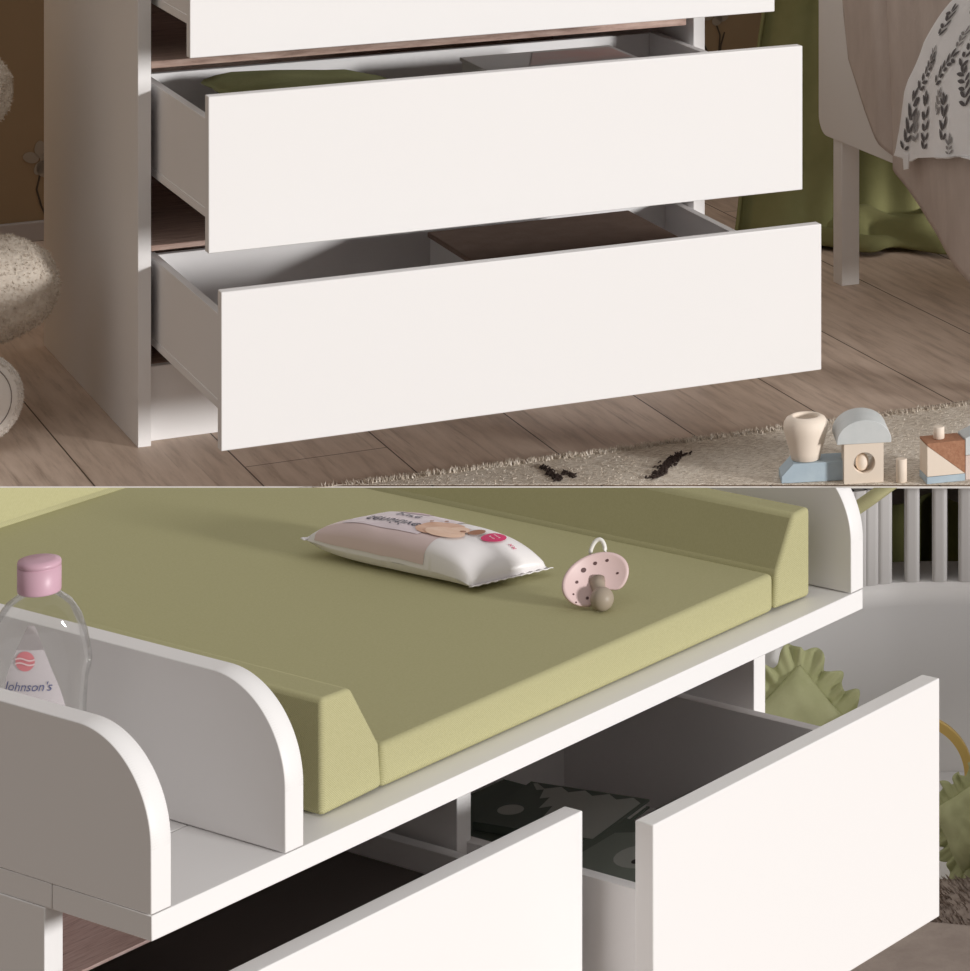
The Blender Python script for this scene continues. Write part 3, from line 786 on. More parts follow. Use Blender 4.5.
b = MB(); b.box(wR + 0.0012, wR + 0.045, 0.002, 0.040, 0, 0.034, 0.0006); single(b, 'toy_block', M['pinkwood'], fr4, 'pale pink wooden block at the right edge beside the cork roof', 'toy block')
b = MB(); b.prism([(wR + 0.0012, 0.0344), (wR + 0.045, 0.0344), (wR + 0.045, 0.052), (wR + 0.022, 0.066), (wR + 0.0012, 0.058)], 1, 0.002, 0.040, 0.0006)
single(b, 'toy_block', M['greywood'], fr4, 'pale grey roof block on the pink block at the right edge', 'toy block', (wR + 0.02, 0.02, 0.0344))

# ================================================================ LOWER ROOM: the changing table on the second chest
ct = thing('chest_of_drawers', 'white chest under the changing board with two pulled out top drawers', 'chest of drawers', F2, (0.46, 0.4, ZLOW - Z2), low=True)
YC = 0.121
FZ = ZLOW - Z2
for x0 in (0.0, 0.898):
    b = MB(); b.box(x0, x0 + 0.0185, YC, 0.70, FZ, -0.0206, 0.0008, 1); b.build('side_panel', M['white'], ct)
b = MB(); b.box(0.4665, 0.4850, YC, 0.68, -0.32, -0.0206, 0.0008, 1); b.build('divider_panel', M['white'], ct)
b = MB(); b.box(0.0186, 0.8979, 0.684, 0.692, FZ, -0.0206); b.build('back_panel', M['inner'], ct)
b = MB(); b.box(0.0186, 0.8979, YC, 0.66, -0.335, -0.3215); b.build('dust_panel', M['dust2'], ct)
for xa, xb_, zt in ((0.0187, 0.185, -0.0815), (0.4851, 0.8979, -0.0650)):
    b = MB(); b.box(xa, xb_, YC - 0.004, 0.40, zt - 0.0028, zt, 0.0004, 1)
    o = b.build('dust_panel', M['dust2'], ct); o['label'] = 'raw pinkish chipboard divider'
b = MB(); b.box(0.0186, 0.8979, YC + 0.02, YC + 0.036, FZ, FZ + 0.10, 0.0008, 1); b.build('plinth', M['white'], ct)
drawer(ct, 0.0095, 0.4565, 0.1583, -0.2948, -0.0618, 0.030, 0.4550, -0.270, -0.128, 0.45, YC, 0.012, 0.0209)
drawer(ct, 0.4639, 0.8949, 0.2323, -0.2948, -0.0618, 0.4790, 0.8800, -0.262, -0.130, 0.45, YC, 0.012, 0.0209)
for z0, z1 in ((-0.545, -0.315), (-0.795, -0.560)):
    b = MB(); b.box(0.0095, 0.9075, YC - 0.0215, YC - 0.0005, z0, z1, 0.0012, 2); b.build('drawer_front', M['white'], ct)

tb = thing('changing_board', 'white changing board with rounded side panels lying on the white chest', 'changing board', F2, (0.46, 0.4, -0.0203), low=True)
TW, TT, TD = 0.92, 0.0203, 0.90
b = MB(); b.box(0.0006, TW - 0.0006, 0, YC - 0.008, -TT, -0.0004, 0.0007, 1); b.box(0.0006, TW - 0.0006, YC - 0.0068, TD, -TT, -0.0004, 0.0007, 1); b.build('base_board', M['white'], tb)
def end_profile(h, r, y1=0.88, y0=0.0):
    return [(y0, 0.0004)] + arc(y0 + r, h - r, r, PI, PI / 2, 64) + [(y1, h), (y1, 0.0004)]
for (x0, x1, h, r, nm) in ((0.0, TT, 0.1335, 0.083, 'side_panel'), (0.1395, 0.1395 + TT, 0.1335, 0.083, 'partition_panel'), (TW - TT, TW, 0.1335, 0.083, 'side_panel')):
    b = MB(); b.prism(end_profile(h, r), 0, x0, x1, 0.0007, 1); b.build(nm, M['white'], tb)

# green changing mat
cm = thing('changing_mat', 'green cloth changing mat with raised side wedges on the white board', 'changing mat', F2, (0.54, 0.4, 0), low=True)
MY = 0.0305
b = MB(True); b.box(0.2785, 0.8150, MY, 0.80, 0.0008, 0.0385, 0.006, 3); b.build('pad', M['green'], cm)
def wedge(x_out, x_base, x_top, h, z_in, sgn, y1=0.80):
    pts = [(x_out, 0.0008), (x_out, h), (x_top, h - 0.001), (x_base, z_in), (x_base + sgn * 0.003, 0.003)]
    b = MB(True); b.prism(pts, 1, MY - 0.001, y1, 0.0045, 3); return b
wedge(0.2085, 0.2762, 0.243, 0.0985, 0.0405, 1).build('side_wedge', M['green'], cm)
wedge(0.8715, 0.8175, 0.846, 0.0895, 0.0365, -1).build('side_wedge', M['green'], cm)
b = MB(True); b.prism([(0.792, 0.0395), (0.812, 0.105), (0.868, 0.105), (0.868, 0.0008), (0.803, 0.0008)], 0, 0.2105, 0.870, 0.0045, 3)
b.build('back_wedge', M['green'], cm)

# ---------------------------------------------------------------- oil bottle between the end panel and the partition
bo = thing('oil_bottle', 'clear bottle with a pink cap standing between the rounded end panel and the partition', 'bottle', F2, (0.080, 0.222, 0.0006), low=True)
bc = Vector((0.080, 0.222, 0.0006))
brot = math.radians(-58.13)                       # its broad side faces the front right
prof = [(0.036, 0.0), (0.0395, 0.003), (0.0405, 0.012), (0.0400, 0.040), (0.0386, 0.075), (0.0384, 0.095), (0.0398, 0.118), (0.0428, 0.130), (0.0432, 0.136), (0.0420, 0.145), (0.0390, 0.158), (0.0340, 0.171), (0.0262, 0.1815), (0.0180, 0.1875), (0.0168, 0.1895), (0.0168, 0.1915)]
SY = 0.56
def bw(z):
    for (a, za), (c, zc) in zip(prof[:-1], prof[1:]):
        if za <= z <= zc: return lerp(a, c, (z - za) / (zc - za))
    return prof[-1][0]
b = MB(True)
n = 48; rings = []
for r_, z_ in prof:
    ky = lerp(SY, 1.0, max(0, min(1, (z_ - 0.152) / 0.034)))
    ring = []
    for q in range(n):
        a = 2 * PI * q / n; x = r_ * math.cos(a); y = r_ * ky * math.sin(a)
        ring.append(b.bm.verts.new(bc + Vector((x * math.cos(brot) - y * math.sin(brot), x * math.sin(brot) + y * math.cos(brot), z_))))
    rings.append(ring)
for i in range(len(rings) - 1):
    for q in range(n): b._f((rings[i][q], rings[i][(q + 1) % n], rings[i + 1][(q + 1) % n], rings[i + 1][q]), True)
b._f(rings[0][::-1], False); b._f(rings[-1], False)
b.build('bottle_body', M['glass'], bo)
capb = MB(True)
capb.lathe([(0.0168, 0.1902), (0.0174, 0.1908), (0.0176, 0.1925), (0.0176, 0.2105), (0.0168, 0.2109), (0.0168, 0.2116), (0.0176, 0.2120), (0.0176, 0.2140), (0.0170, 0.2158), (0.0120, 0.2172), (0.0, 0.2178)], 40, bc, cap=False)
capb._f([v for v in capb.bm.verts[:40]][::-1])
cap_o = capb.build('cap', M['pink'], bo)
def onb(x, z, lift=0.0006):                       # point on the bottle's front side
    w_ = bw(z) + lift; x = max(-w_ * 0.97, min(w_ * 0.97, x))
    ky = SY
    y = -w_ * ky * math.sqrt(max(0, 1 - (x / w_) ** 2)) - lift
    return bc + Vector((x * math.cos(brot) - y * math.sin(brot), x * math.sin(brot) + y * math.cos(brot), z))
b = MB()
def lab(u, v):
    z = lerp(0.060, 0.168, v); hw = 0.0290 * (1 - v ** 1.8) + 0.0030
    return onb(lerp(-hw, hw, u), z)
b.grid(lab, 24, 30)
lo = b.build('label', M['label'], bo); lo['label'] = 'frosted pointed label with a red disc and blue script'
b = MB()
def disc_on(cx, cz, r, lift):
    def f(u, v): return onb(cx + r * v * math.cos(2 * PI * u), cz + r * v * math.sin(2 * PI * u), lift)
    return f
b.grid(disc_on(-0.0035, 0.1405, 0.0080, 0.0011), 28, 6, cu=True); b.build('red_disc', M['labelred'], lo)
b = MB()
for k in (-1, 1):
    def wv(u, v, k=k):
        x = lerp(-0.0082, 0.0082, u); return onb(-0.0035 + x, 0.1405 + k * 0.0018 + 0.0009 * math.sin(u * 2 * PI) + lerp(-0.0007, 0.0007, v), 0.0016)
    b.grid(wv, 16, 2)
b.build('wave_stripe', M['labelwave'], lo)
b = MB(); wrap(b, text_bm("Johnson's", 0.0112, 0.35), lambda x, y: onb(x * 0.92 - 0.0025, 0.1190 + y, 0.0012), 1); b.build('brand_lettering', M['labelblue'], lo)

# ---------------------------------------------------------------- wipes pack on the mat
wp = thing('wipes_pack', 'white and pink soft pack of wet wipes lying on the green mat', 'wet wipes', F2, (0.64, 0.32, 0.0387), low=True)
PZ = 0.0392
# pack axes: a along the length towards the back, c across
PF = Vector((0.6535, 0.2285)); PBk = Vector((0.6500, 0.4450))
av = (PBk - PF); PL = av.length; av = av.normalized(); cv = Vector((0.95, -0.30)).normalized()
PWd = 0.084
def pk(a, c, side=1):
    """a,c in -1..1, the top or bottom skin of the pillow pack"""
    e = max(0.0, 1 - abs(a) ** 3.2); prof_a = e ** 0.50
    cc = max(0.0, 1 - abs(c) ** 4.0) ** 0.34
    wid = PWd / 2 * (1.0 - 0.02 * (1 - abs(a) ** 2) + 0.03 * abs(a) ** 6)
    mid = 0.017 * prof_a ** 0.3 if False else 0.015
    top_ = 0.0285 * prof_a * cc; bot_ = 0.0118 * prof_a * cc
    zc = PZ + 0.0120
    lift = (0.0045 if a > 0 else -0.0060) * abs(a) ** 5
    zz = zc + lift + (top_ if side > 0 else -bot_)
    if side > 0: zz += 0.0009 * noise.noise(Vector((a * 4, c * 4, 3))) * prof_a
    p2 = PF + av * (PL * (a * 0.5 + 0.5)) + cv * (wid * c)
    return Vector((p2.x, p2.y, zz))
b = MB(True)
b.grid(lambda u, v: pk(lerp(-1, 1, u), lerp(-1, 1, v), 1), 60, 40)
b.grid(lambda u, v: pk(lerp(-1, 1, u), lerp(-1, 1, v), -1), 60, 40)
bmesh.ops.remove_doubles(b.bm, verts=b.bm.verts[:], dist=1e-5)
bmesh.ops.recalc_face_normals(b.bm, faces=b.bm.faces[:])
# crimped end seals
for s_ in (-1, 1):
    def seal(u, v, s_=s_):
        c = lerp(-1.03, 1.03, u); base = pk(s_, c, 1)
        d = av * s_ * 0.005 * v
        return base + Vector((d.x, d.y, 0.0012 * v + 0.0005 * math.sin(u * 60) * v))
    b.grid(seal, 40, 4, thick=0.0008)
b.build('pack_body', M['pack'], wp)
def ptop(a, c, lift=0.0006): 
    p = pk(a, c, 1); p.z += lift; return p
b = MB(True); b.grid(lambda u, v: ptop(lerp(-0.42, 0.90, u), lerp(-0.999, 0.30, v), 0.0003) , 30, 40)
b.build('rose_print', M['packrose'], wp)
b = MB(True); b.grid(lambda u, v: ptop(lerp(-0.20, 0.72, u), lerp(-0.66, 0.72, v), 0.0009), 30, 20); flap = b.build('resealable_flap', M['packpale'], wp)
flap['label'] = 'pale lilac flap with dark script'
b = MB(True); b.grid(lambda u, v: ptop(lerp(0.20, 0.60, u), lerp(0.52, 0.72, v), 0.0013), 14, 6); b.build('pink_panel', M['packpink'], flap)
def padpoly(mb, pts, lift, sub=2):
    bm = flat_poly_bm(pts); bmesh.ops.triangulate(bm, faces=bm.faces[:])
    bmesh.ops.subdivide_edges(bm, edges=bm.edges[:], cuts=sub, use_grid_fill=True)
    wrap(mb, bm, lambda x, y: ptop(x, y, lift))
# printed baby picture
b = MB(); b.use(M['skin'])
def pad_disc(mb, ca, cc, ra, rc, lift): mb.grid(lambda u, v: ptop(ca + ra * v * math.cos(2 * PI * u), cc + rc * v * math.sin(2 * PI * u), lift), 28, 5, cu=True)
pad_disc(b, -0.22, -0.10, 0.22, 0.46, 0.0014)
b.use(M['skin2']); pad_disc(b, -0.36, -0.28, 0.20, 0.30, 0.0018); pad_disc(b, -0.40, -0.05, 0.10, 0.26, 0.0019)
b.use(M['hairprint']); pad_disc(b, -0.53, 0.18, 0.05, 0.22, 0.0018); pad_disc(b, -0.02, 0.12, 0.018, 0.05, 0.0022); pad_disc(b, -0.10, 0.34, 0.018, 0.05, 0.0022); pad_disc(b, -0.46, -0.02, 0.025, 0.06, 0.0022)
b.build('baby_picture', M['skin'], wp)
b = MB(); pad_disc(b, -0.68, 0.30, 0.075, 0.30, 0.0016); bd = b.build('drop_badge', M['magenta'], wp); bd['label'] = 'magenta badge with white lettering'
def txt(body, size, ca, cc, m, name, parent, lift=0.0022, shear=0.3, sx_=1.0, ang=0.0):
    mb = MB(); k1 = 2 / PL; k2 = 2 / PWd
    wrap(mb, text_bm(body, size * 0.86, shear), lambda x, y: ptop(ca - x * sx_ * k1, cc - y * k2, lift), 1); return mb.build(name, m, parent)
txt('pure &', 0.0042, -0.68, 0.38, M['whiteink'], 'badge_lettering', bd, sx_=0.8)
txt('gentle', 0.0042, -0.68, 0.24, M['whiteink'], 'badge_lettering', bd, sx_=0.8)
txt('sensitive', 0.0270, 0.30, -0.28, M['ink'], 'script_lettering', flap, 0.0016, 0.35, 0.85)
txt('pure', 0.0210, 0.34, 0.24, M['ink'], 'script_lettering', flap, 0.0016, 0.35, 0.95)
txt('xx', 0.0090, -0.84, 0.42, M['magenta'], 'small_mark', wp, 0.0014, 0.0, 1.0)

# ---------------------------------------------------------------- dummy (pacifier) on the mat
pa = thing('pacifier', 'pale pink baby dummy with a white ring handle resting on the green mat', 'pacifier', F2, (0.654, 0.120, 0.0389), low=True)
inv2 = F2.inverted()
def w2(px, py, Y): return inv2 @ Vector(((px - CX) / FPX * Y, Y, HC - (py - CY) / FPX * Y))
PY = 3.238
R2i = F2.to_3x3().inverted()
pn = (R2i @ Vector((0.30, -0.84, 0.46))).normalized()      # the way the teat points
pu = (R2i @ Vector((0.91, 0.26, 0.40))); pu = (pu - pn * pu.dot(pn)).normalized()
pv = pn.cross(pu).normalized()
if pv.z < 0: pv = -pv
PC = w2(594, 580.5, PY)
def shp(a):
    # bean shaped outline: wide, with a notch below for the nose
    x = 0.0335 * math.cos(a); y = 0.0235 * math.sin(a)
    if math.sin(a) < 0: y += 0.011 * math.exp(-((x - 0.004) / 0.010) ** 2)
    return x, y
def shield(u, v):
    a = 2 * PI * u; x, y = shp(a); x *= v; y *= v
    bow = 0.009 * (x / 0.0335) ** 2 + 0.0035 * (y / 0.0235) ** 2
    return PC + pu * x + pv * y + pn * bow
b = MB(True); b.grid(shield, 56, 12, cu=True, thick=0.0026); b.build('shield', M['palepink'], pa)
for (hx, hy, r_) in ((-0.0245, -0.004, 0.0011), (-0.0165, 0.005, 0.0017), (-0.006, 0.0125, 0.0026), (0.0065, 0.0135, 0.0019), (-0.0255, -0.012, 0.0010), (-0.0135, -0.0125, 0.0016), (0.0175, 0.011, 0.0016), (0.0215, -0.004, 0.0013)):
    b = MB()  # dark disc laid on the shield as the shade of an open hole
    def hp(u, v, hx=hx, hy=hy, r_=r_):
        x = hx + r_ * v * math.cos(2 * PI * u); y = hy + r_ * 0.85 * v * math.sin(2 * PI * u)
        return PC + pu * x + pv * y + pn * (0.009 * (x / 0.0335) ** 2 + 0.0035 * (y / 0.0235) ** 2 + 0.0030)
    b.grid(hp, 14, 3, cu=True); b.build('air_hole', M['hole'], pa)
TE = w2(602, 599, PY - 0.020)
TS = PC + pu * 0.002 - pv * 0.002
b = MB(True); b.tube([lerp(TS, TE, t) for t in (0, 0.3, 0.6, 0.8)], [0.0085, 0.0066, 0.0062, 0.0075], 20)
b.ellipsoid(TE, (0.0112, 0.0112, 0.0112), 28, 18); b.build('teat', M['latex'], pa)
b = MB(True)
hpts = []
for i in range(25):
    a = PI * i / 24
    px = 597 - 8.2 * math.cos(a) + 2.2 * math.sin(a) ; py = 564 - 24.5 * math.sin(a) ** 0.8
    hpts.append(w2(px, py, PY + 0.010 + 0.006 * math.sin(a)))
b.tube(hpts, 0.0020, 10); b.build('ring_handle', M['ring'], pa)

# ---------------------------------------------------------------- books in the right hand drawer
DZ = -0.2486
def book(name, label, x0, x1, y0, y1, z0, h, cover, rotz=0.0):
    c = Vector(((x0 + x1) / 2, (y0 + y1) / 2, z0))
    fr = F2 @ Matrix.Translation(c) @ Matrix.Rotation(rotz, 4, 'Z'); FR.append(fr)
    t = bpy.data.objects.new(name, None); COL.objects.link(t); t.matrix_world = fr; t['_o'] = (0, 0, 0); t['_f'] = len(FR) - 1
    tag(t, label, 'book', 'picture books in the right drawer', True)
    hx, hy = (x1 - x0) / 2, (y1 - y0) / 2
    b = MB(); b.box(-hx + 0.002, hx - 0.003, -hy + 0.003, hy - 0.003, 0.0021, h - 0.0021); b.build('pages', M['paper'], t)
    b = MB(); b.box(-hx, hx, -hy, hy, 0, 0.002, 0.0004, 1); b.box(-hx, hx, -hy, hy, h - 0.002, h, 0.0004, 1); b.box(-hx, -hx + 0.0018, -hy, hy, 0.0005, h - 0.0005)
    cvr = b.build('cover', cover, t)
    return t, cvr, hx, hy, h
def on_cover(mb, m, pts, h, lift=0.0003): mb.use(m); mb.poly([Vector((p[0], p[1], h + lift)) for p in pts])
# dark green book at the back
t, cvr, hx, hy, h = book('picture_book', 'plain dark green picture book lying beneath the slanted tree book', 0.585, 0.765, 0.185, 0.338, DZ, 0.040, M['bookgreen'])
b = MB()
on_cover(b, M['bookmid'], [(-0.05, -0.055), (-0.01, -0.065), (0.02, -0.055), (-0.02, -0.042)], h)
b.build('cover_picture', M['bookpale'], cvr)
# thinner book with jagged tree shapes on top
t2_, cvr, hx, hy, h2 = book('picture_book', 'slanted picture book with pale oval and jagged trees, on the dark green book', 0.661, 0.771, 0.149, 0.284, DZ + 0.0403, 0.009, M['bookgreen'], 0.2)
b = MB()
jag = [(0.050, 0.062), (0.036, 0.050), (0.040, 0.044), (0.018, 0.036), (0.024, 0.028), (-0.004, 0.024), (0.006, 0.014), (-0.026, 0.008), (-0.014, 0.0), (-0.053, -0.012), (-0.053, -0.064)]
jag += [(0.052 if i % 2 else 0.042, -0.064 + 0.122 * i / 9) for i in range(10)]
on_cover(b, M['bookpale'], disc_pts(-0.017, 0.048, 0.013, 0.013, 28), h2)
on_cover(b, M['bookpale'], jag, h2); b.build('cover_picture', M['bookpale'], cvr)
book('picture_book', 'small black book between the tree book and the animal book in the right drawer', 0.756, 0.822, 0.085, 0.140, DZ, 0.0495, M['bookblack'])
# front book with an animal face
t3_, cvr, hx, hy, h3 = book('picture_book', 'picture book with an animal face and lettering at the front of the right drawer', 0.545, 0.735, -0.060, 0.150, DZ, 0.0490, M['bookgreen'])
b = MB()
on_cover(b, M['bookpale'], [(-0.09, -0.10), (0.09, -0.10), (0.09, -0.020), (-0.02, -0.010), (-0.09, -0.04)], h3)
on_cover(b, M['bookmid'], [(-0.085, -0.02), (-0.03, -0.005), (0.03, 0.02), (0.085, 0.055), (0.06, 0.09), (-0.06, 0.08)], h3, 0.0005)
on_cover(b, M['bookpale'], disc_pts(0.030, 0.030, 0.030, 0.026, 20), h3, 0.0008)
on_cover(b, M['bookpale'], disc_pts(-0.040, 0.015, 0.016, 0.026, 20), h3, 0.0008)
for (ex, ey) in ((0.018, 0.026), (0.040, 0.030)): on_cover(b, M['bookblack'], disc_pts(ex, ey, 0.007, 0.0055, 14), h3, 0.0011)
on_cover(b, M['bookblack'], disc_pts(0.028, 0.014, 0.004, 0.003, 10), h3, 0.0011)
b.build('cover_picture', M['bookpale'], cvr)
mb = MB(); wrap(mb, text_bm('ACTREE', 0.017, 0.0), lambda x, y: Vector((x * 1.2 + 0.03, y - 0.035, h3 + 0.0012)), 0)
wrap(mb, text_bm('picture book', 0.007, 0.0), lambda x, y: Vector((x * 1.1 + 0.035, y - 0.054, h3 + 0.0012)), 0)
mb.build('cover_lettering', M['ink'], cvr)

# black block standing in for the shade inside the left hand drawer
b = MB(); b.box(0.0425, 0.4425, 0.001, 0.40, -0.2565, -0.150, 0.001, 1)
o = b.build('box_or_shade_block', M['drawershade'], frame=F2, origin=(0.24, 0.2, -0.257)); tag(o, 'plain black block standing in for the shade inside the left pulled out drawer', 'box', None, True)

# ---------------------------------------------------------------- curved bed in the corner
hb = thing('daybed', 'pale grey daybed with a curved slatted back behind the changing board', 'bed', F0, (-0.1, 4.4, ZLOW), low=True)
MZ = -0.40
path = [(0.58, 4.745), (0.40, 4.745), (0.2, 4.745), (0.0, 4.745), (-0.12, 4.745), (-0.20, 4.745), (-0.28, 4.7455), (-0.319, 4.744), (-0.345, 4.740), (-0.372, 4.730), (-0.41, 4.715), (-0.46, 4.695), (-0.52, 4.675), (-0.60, 4.655), (-0.68, 4.640)]
def smooth_path(P, n):
    out = []
    for i in range(len(P) - 1):
        p0 = Vector(P[max(0, i - 1)]); p1 = Vector(P[i]); p2 = Vector(P[i + 1]); p3 = Vector(P[min(len(P) - 1, i + 2)])
        for k in range(n):
            t = k / n
            out.append(0.5 * ((2 * p1) + (p2 - p0) * t + (2 * p0 - 5 * p1 + 4 * p2 - p3) * t * t + (3 * p1 - p0 - 3 * p2 + p3) * t ** 3))
    out.append(Vector(P[-1])); return out
SP = smooth_path(path, 4)
def offs(i, d):
    a = SP[max(0, i - 1)]; c = SP[min(len(SP) - 1, i + 1)]; t = (c - a).normalized(); nn = Vector((t.y, -t.x)); return SP[i] + nn * d    # to the outside of the bed
def sweep(mb, prof):
    """prof: closed outline of (outward offset, z) swept along the bed's back"""
    rings = []
    for i in range(len(SP)):
        ring = []
        for d, z_ in prof:
            p = offs(i, d); ring.append(mb.bm.verts.new((p.x, p.y, z_)))
        rings.append(ring)
    n = len(prof)
    for i in range(len(rings) - 1):
        for q in range(n): mb._f((rings[i][q], rings[i + 1][q], rings[i + 1][(q + 1) % n], rings[i][(q + 1) % n]), True)
    mb._f(rings[0]); mb._f(rings[-1][::-1])
    bmesh.ops.recalc_face_normals(mb.bm, faces=mb.bm.faces[:])
LZ = -0.150
d0 = offs(6, 0.05) - SP[6]
sgn = 1 if d0.y > 0 else -1
b = MB(True); sweep(b, [(-0.001 * sgn, ZLOW), (-0.001 * sgn, LZ - 0.030), (0.002 * sgn, LZ - 0.032), (0.002 * sgn, LZ - 0.006), (0.007 * sgn, LZ), (0.098 * sgn, LZ), (0.103 * sgn, LZ - 0.006), (0.103 * sgn, ZLOW)])
for f in b.bm.faces: f.smooth = abs(f.normal.z) < 0.2
b.build('back_panel', M['headgrey'], hb)
# slats at even steps along the back
acc = [0.0]
for i in range(1, len(SP)): acc.append(acc[-1] + (SP[i] - SP[i - 1]).length)
def at_len(s):
    for i in range(1, len(SP)):
        if acc[i] >= s:
            t = (s - acc[i - 1]) / (acc[i] - acc[i - 1]); p = SP[i - 1].lerp(SP[i], t); tg = (SP[i] - SP[i - 1]).normalized(); return p, tg
    return SP[-1], (SP[-1] - SP[-2]).normalized()
bars = [-0.452, -0.436, -0.420, -0.404, -0.388, -0.372, -0.354, -0.319, -0.2815, -0.245] + [-0.245 + 0.0365 * k for k in range(1, 9)]
for xb in bars:
    i = min(range(1, len(SP)), key=lambda q: abs((SP[q - 1].x + SP[q].x) / 2 - xb)); tg = (SP[i] - SP[i - 1]).normalized()
    p = SP[i - 1] + tg * ((xb - SP[i - 1].x) / tg.x if abs(tg.x) > 1e-6 else 0); nn = Vector((tg.y, -tg.x)) * sgn
    b = MB(True)
    hw, dp = 0.0105, 0.045
    pts = [(p + tg * q[0] + nn * (0.005 + q[1])) for q in rr_pts(-hw, hw, 0.0, dp, 0.006, 4)]
    b.prism([(q.x, q.y) for q in pts], 2, LZ + 0.0002, -0.0165, 0, smooth=False)
    b.build('slat', M['slat'], hb)
b = MB(True)
out = [Vector((0.578, 4.741))] + [offs(i, -0.004 * sgn) for i in range(1, len(SP) - 1)] + [Vector((-0.655, 3.92)), Vector((0.578, 3.92))]
b.prism([(q.x, q.y) for q in out], 2, ZLOW + 0.12, MZ - 0.012, 0); b.build('mattress', M['headgrey'], hb)
b = MB(); b.box(-0.66, 0.578, 3.90, 3.918, ZLOW, MZ + 0.0, 0.002); b.build('front_board', M['headgrey'], hb)

# plush throw on the daybed
b = MB(True)
def thr(u, v):
    x = lerp(-0.36, 0.30, u); y = lerp(4.30, 3.98, v) + 0.012 * math.sin(u * 9) + 0.004 * math.sin(u * 31)
    return Vector((x, y, MZ + 0.012 + 0.010 * noise.noise(Vector((x * 8, y * 8, 1))) + 0.004))
b.grid(thr, 50, 30, thick=-0.008); b.fur(0.013, 9000, 0.0024, (-0.9, -0.9, -0.2), 0.35, seed=31, pick=lambda f: f.normal.z > 0.2 or abs(f.normal.z) < 0.3)
# keep it off the side of the bed
o = b.build('plush_throw', M['shag'], frame=F0, origin=(-0.03, 4.14, MZ)); tag(o, 'shaggy dark brown plush throw spread on the grey daybed', 'throw', None, True)
b = MB(True)
def thr2(u, v):
    x = lerp(-0.40, 0.30, u); yb_ = 4.098 + 0.045 * math.exp(-((x + 0.325) / 0.045) ** 2)
    y = lerp(yb_, 3.93, v)
    return Vector((x, y, MZ + 0.034 + 0.012 * math.sin(min(1, v * 3) * PI / 2) + 0.006 * noise.noise(Vector((x * 10, y * 10, 4)))))
b.grid(thr2, 50, 26, thick=-0.010)
o = b.build('fleece_blanket', M['furlight'], frame=F0, origin=(-0.05, 4.05, MZ)); tag(o, 'light brown fleece blanket lying on the shaggy throw at the lower right', 'blanket', None, True)

# ---------------------------------------------------------------- ruffled green cushions and others on the daybed
def cushion(name, label, c, n_, upv, half, thick, m, ruff=0.0, ruffm=None, seed=1):
    """square cushion centred at c, facing n_, one corner along upv"""
    c = Vector(c); n_ = Vector(n_).normalized(); up = Vector(upv); up = (up - n_ * up.dot(n_)).normalized(); sd = up.cross(n_).normalized()
    e1_ = (up + sd).normalized(); e2_ = (up - sd).normalized()
    t = thing(name, label, 'cushion', F0, (c.x, c.y, MZ), low=True)
    def pil(u, v, s):
        k = max(0, 1 - u ** 4) ** 0.5 * max(0, 1 - v ** 4) ** 0.5
        pin = 1 - 0.05 * (1 - abs(u)) * abs(v) - 0.05 * (1 - abs(v)) * abs(u)
        w_ = 0.004 * noise.noise(Vector((u * 3 + seed, v * 3, s)))
        return c + e1_ * (half * u * pin) + e2_ * (half * v * pin) + n_ * (s * thick * k + w_ * k)
    b = MB(True)
    b.grid(lambda u, v: pil(lerp(-1, 1, u), lerp(-1, 1, v), 1), 30, 30); b.grid(lambda u, v: pil(lerp(-1, 1, u), lerp(-1, 1, v), -1), 30, 30)
    bmesh.ops.remove_doubles(b.bm, verts=b.bm.verts[:], dist=1e-5); bmesh.ops.recalc_face_normals(b.bm, faces=b.bm.faces[:])
    b.build('cushion_cover', m, t)
    if ruff:
        b = MB(True)
        def rf(u, v):
            s4 = (u * 4) % 4; k = int(s4); f = s4 - k
            cs = [(-1, -1), (1, -1), (1, 1), (-1, 1), (-1, -1)]
            a, d = Vector(cs[k]), Vector(cs[k + 1]); q = a.lerp(d, f)
            base = c + e1_ * half * q.x + e2_ * half * q.y
            out_ = (e1_ * q.x ** 3 + e2_ * q.y ** 3).normalized()
            wav = math.sin(u * 2 * PI * 26 + seed) * 0.35 + math.sin(u * 2 * PI * 41 + 2 * seed) * 0.25
            return base + out_ * (ruff * (v * 1.2 - 0.2) * (0.85 + 0.25 * math.sin(u * 2 * PI * 17 + seed))) + n_ * (ruff * 0.55 * v * wav)
        b.grid(rf, 320, 6, cu=True, thick=0.0008); b.build('ruffle', ruffm or m, t)
    return t
cushion('cushion', 'green cushion with a wavy ruffled edge just right of the changing board', (-0.458, 4.52, -0.282), (0.22, -0.86, 0.42), (0.02, 0.40, 1), 0.066, 0.030, M['greensoft'], 0.032, M['greensoft'], 2)
cushion('cushion', 'green ruffled cushion at the right edge behind the drawer front', (-0.212, 4.355, -0.332), (-0.45, -0.85, 0.30), (0.22, 0.15, 1), 0.044, 0.028, M['greensoft'], 0.022, M['greensoft'], 5)
cushion('cushion', 'plain pale grey cushion peeking out behind the ruffled one beside the chest', (-0.527, 4.590, -0.268), (0.30, -0.86, 0.30), (0.35, 0.3, 0.9), 0.070, 0.020, M['headgrey'], 0.0, None, 9)

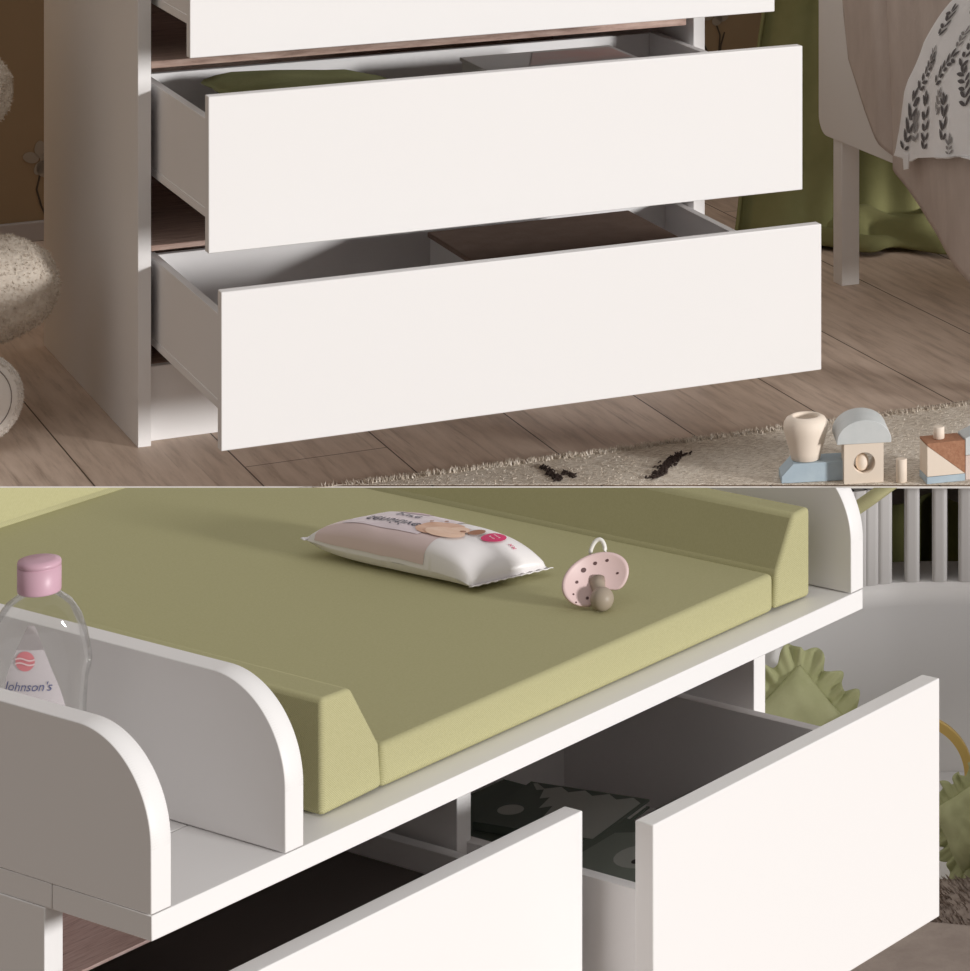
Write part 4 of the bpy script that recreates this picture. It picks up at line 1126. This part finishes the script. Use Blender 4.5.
# gold hoop standing on the daybed
ho = thing('gold_hoop', 'flat gold hoop standing on the daybed behind the right drawer front', 'decoration', F0, (-0.292, 4.47, MZ), low=True)
HX, HY, HZ, HR = -0.300, 4.47, -0.3135, 0.070
b = MB(True)
rings = []
for i in range(72):
    a = 2 * PI * i / 72; ca, sa = math.cos(a), math.sin(a)
    rings.append([b.bm.verts.new((HX + (HR + dr) * ca, HY + dy, HZ + (HR + dr) * sa)) for dr, dy in ((-0.0015, -0.005), (0.0095, -0.005), (0.0095, 0.005), (-0.0015, 0.005))])
for i in range(72):
    A, Bq = rings[i], rings[(i + 1) % 72]
    for q in range(4): b._f((A[q], Bq[q], Bq[(q + 1) % 4], A[(q + 1) % 4]), q % 2 == 1)
bmesh.ops.recalc_face_normals(b.bm, faces=b.bm.faces[:]); b.build('band', M['gold'], ho)
b = MB(True); b.tube([(HX + 0.022 + 0.010 * math.sin(t * PI), HY, lerp(HZ - 0.066, HZ + 0.066, t)) for t in [i / 12 for i in range(13)]], 0.0013, 8); b.build('wire', M['gold'], ho)

# green bumper roll hung over the slats
b = MB(True)
b.tube([(-0.470, 4.655, -0.060), (-0.440, 4.655, -0.047), (-0.405, 4.655, -0.029), (-0.37, 4.655, -0.005), (-0.34, 4.655, 0.017), (-0.31, 4.66, 0.037)], [0.0095] * 6, 16)
o = b.build('bumper_roll', M['green'], frame=F0, origin=(-0.40, 4.69, -0.06)); tag(o, 'thin green padded roll lying across the tops of the grey slats', 'bumper', None, True)

# dark green cloth behind the slats
b = MB(True)
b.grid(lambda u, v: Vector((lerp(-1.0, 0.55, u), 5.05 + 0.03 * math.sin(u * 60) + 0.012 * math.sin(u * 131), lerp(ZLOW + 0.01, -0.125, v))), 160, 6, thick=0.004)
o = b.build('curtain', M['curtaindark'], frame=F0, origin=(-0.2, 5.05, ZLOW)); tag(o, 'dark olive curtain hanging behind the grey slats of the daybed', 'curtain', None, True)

# ---------------------------------------------------------------- the lower room ends under the sloping soffit of the platform
CUT_P = Vector((0, 0, HC)); 
CUT_N = Vector((0, (487.7 - CY) / FPX, 1)).normalized()
def trim(o, mw):
    if o.type == 'MESH':
        me = o.data; iv = mw.inverted(); p = iv @ CUT_P; n = (mw.to_3x3().transposed() @ CUT_N).normalized()
        if max((v.co - p).dot(n) for v in me.vertices) > 1e-5:
            bm = bmesh.new(); bm.from_mesh(me)
            r_ = bmesh.ops.bisect_plane(bm, geom=bm.verts[:] + bm.edges[:] + bm.faces[:], plane_co=p, plane_no=n, clear_outer=True)
            ed = [e for e in r_['geom_cut'] if isinstance(e, bmesh.types.BMEdge)]
            if ed: bmesh.ops.holes_fill(bm, edges=ed, sides=0)
            bm.to_mesh(me); bm.free()
    for c in o.children: trim(c, mw @ c.matrix_parent_inverse @ c.matrix_basis)
for o in LOWER:
    trim(o, o.matrix_basis.copy())
for o in list(SC.objects):
    for k in ('_o', '_f'):
        if k in o: del o[k]
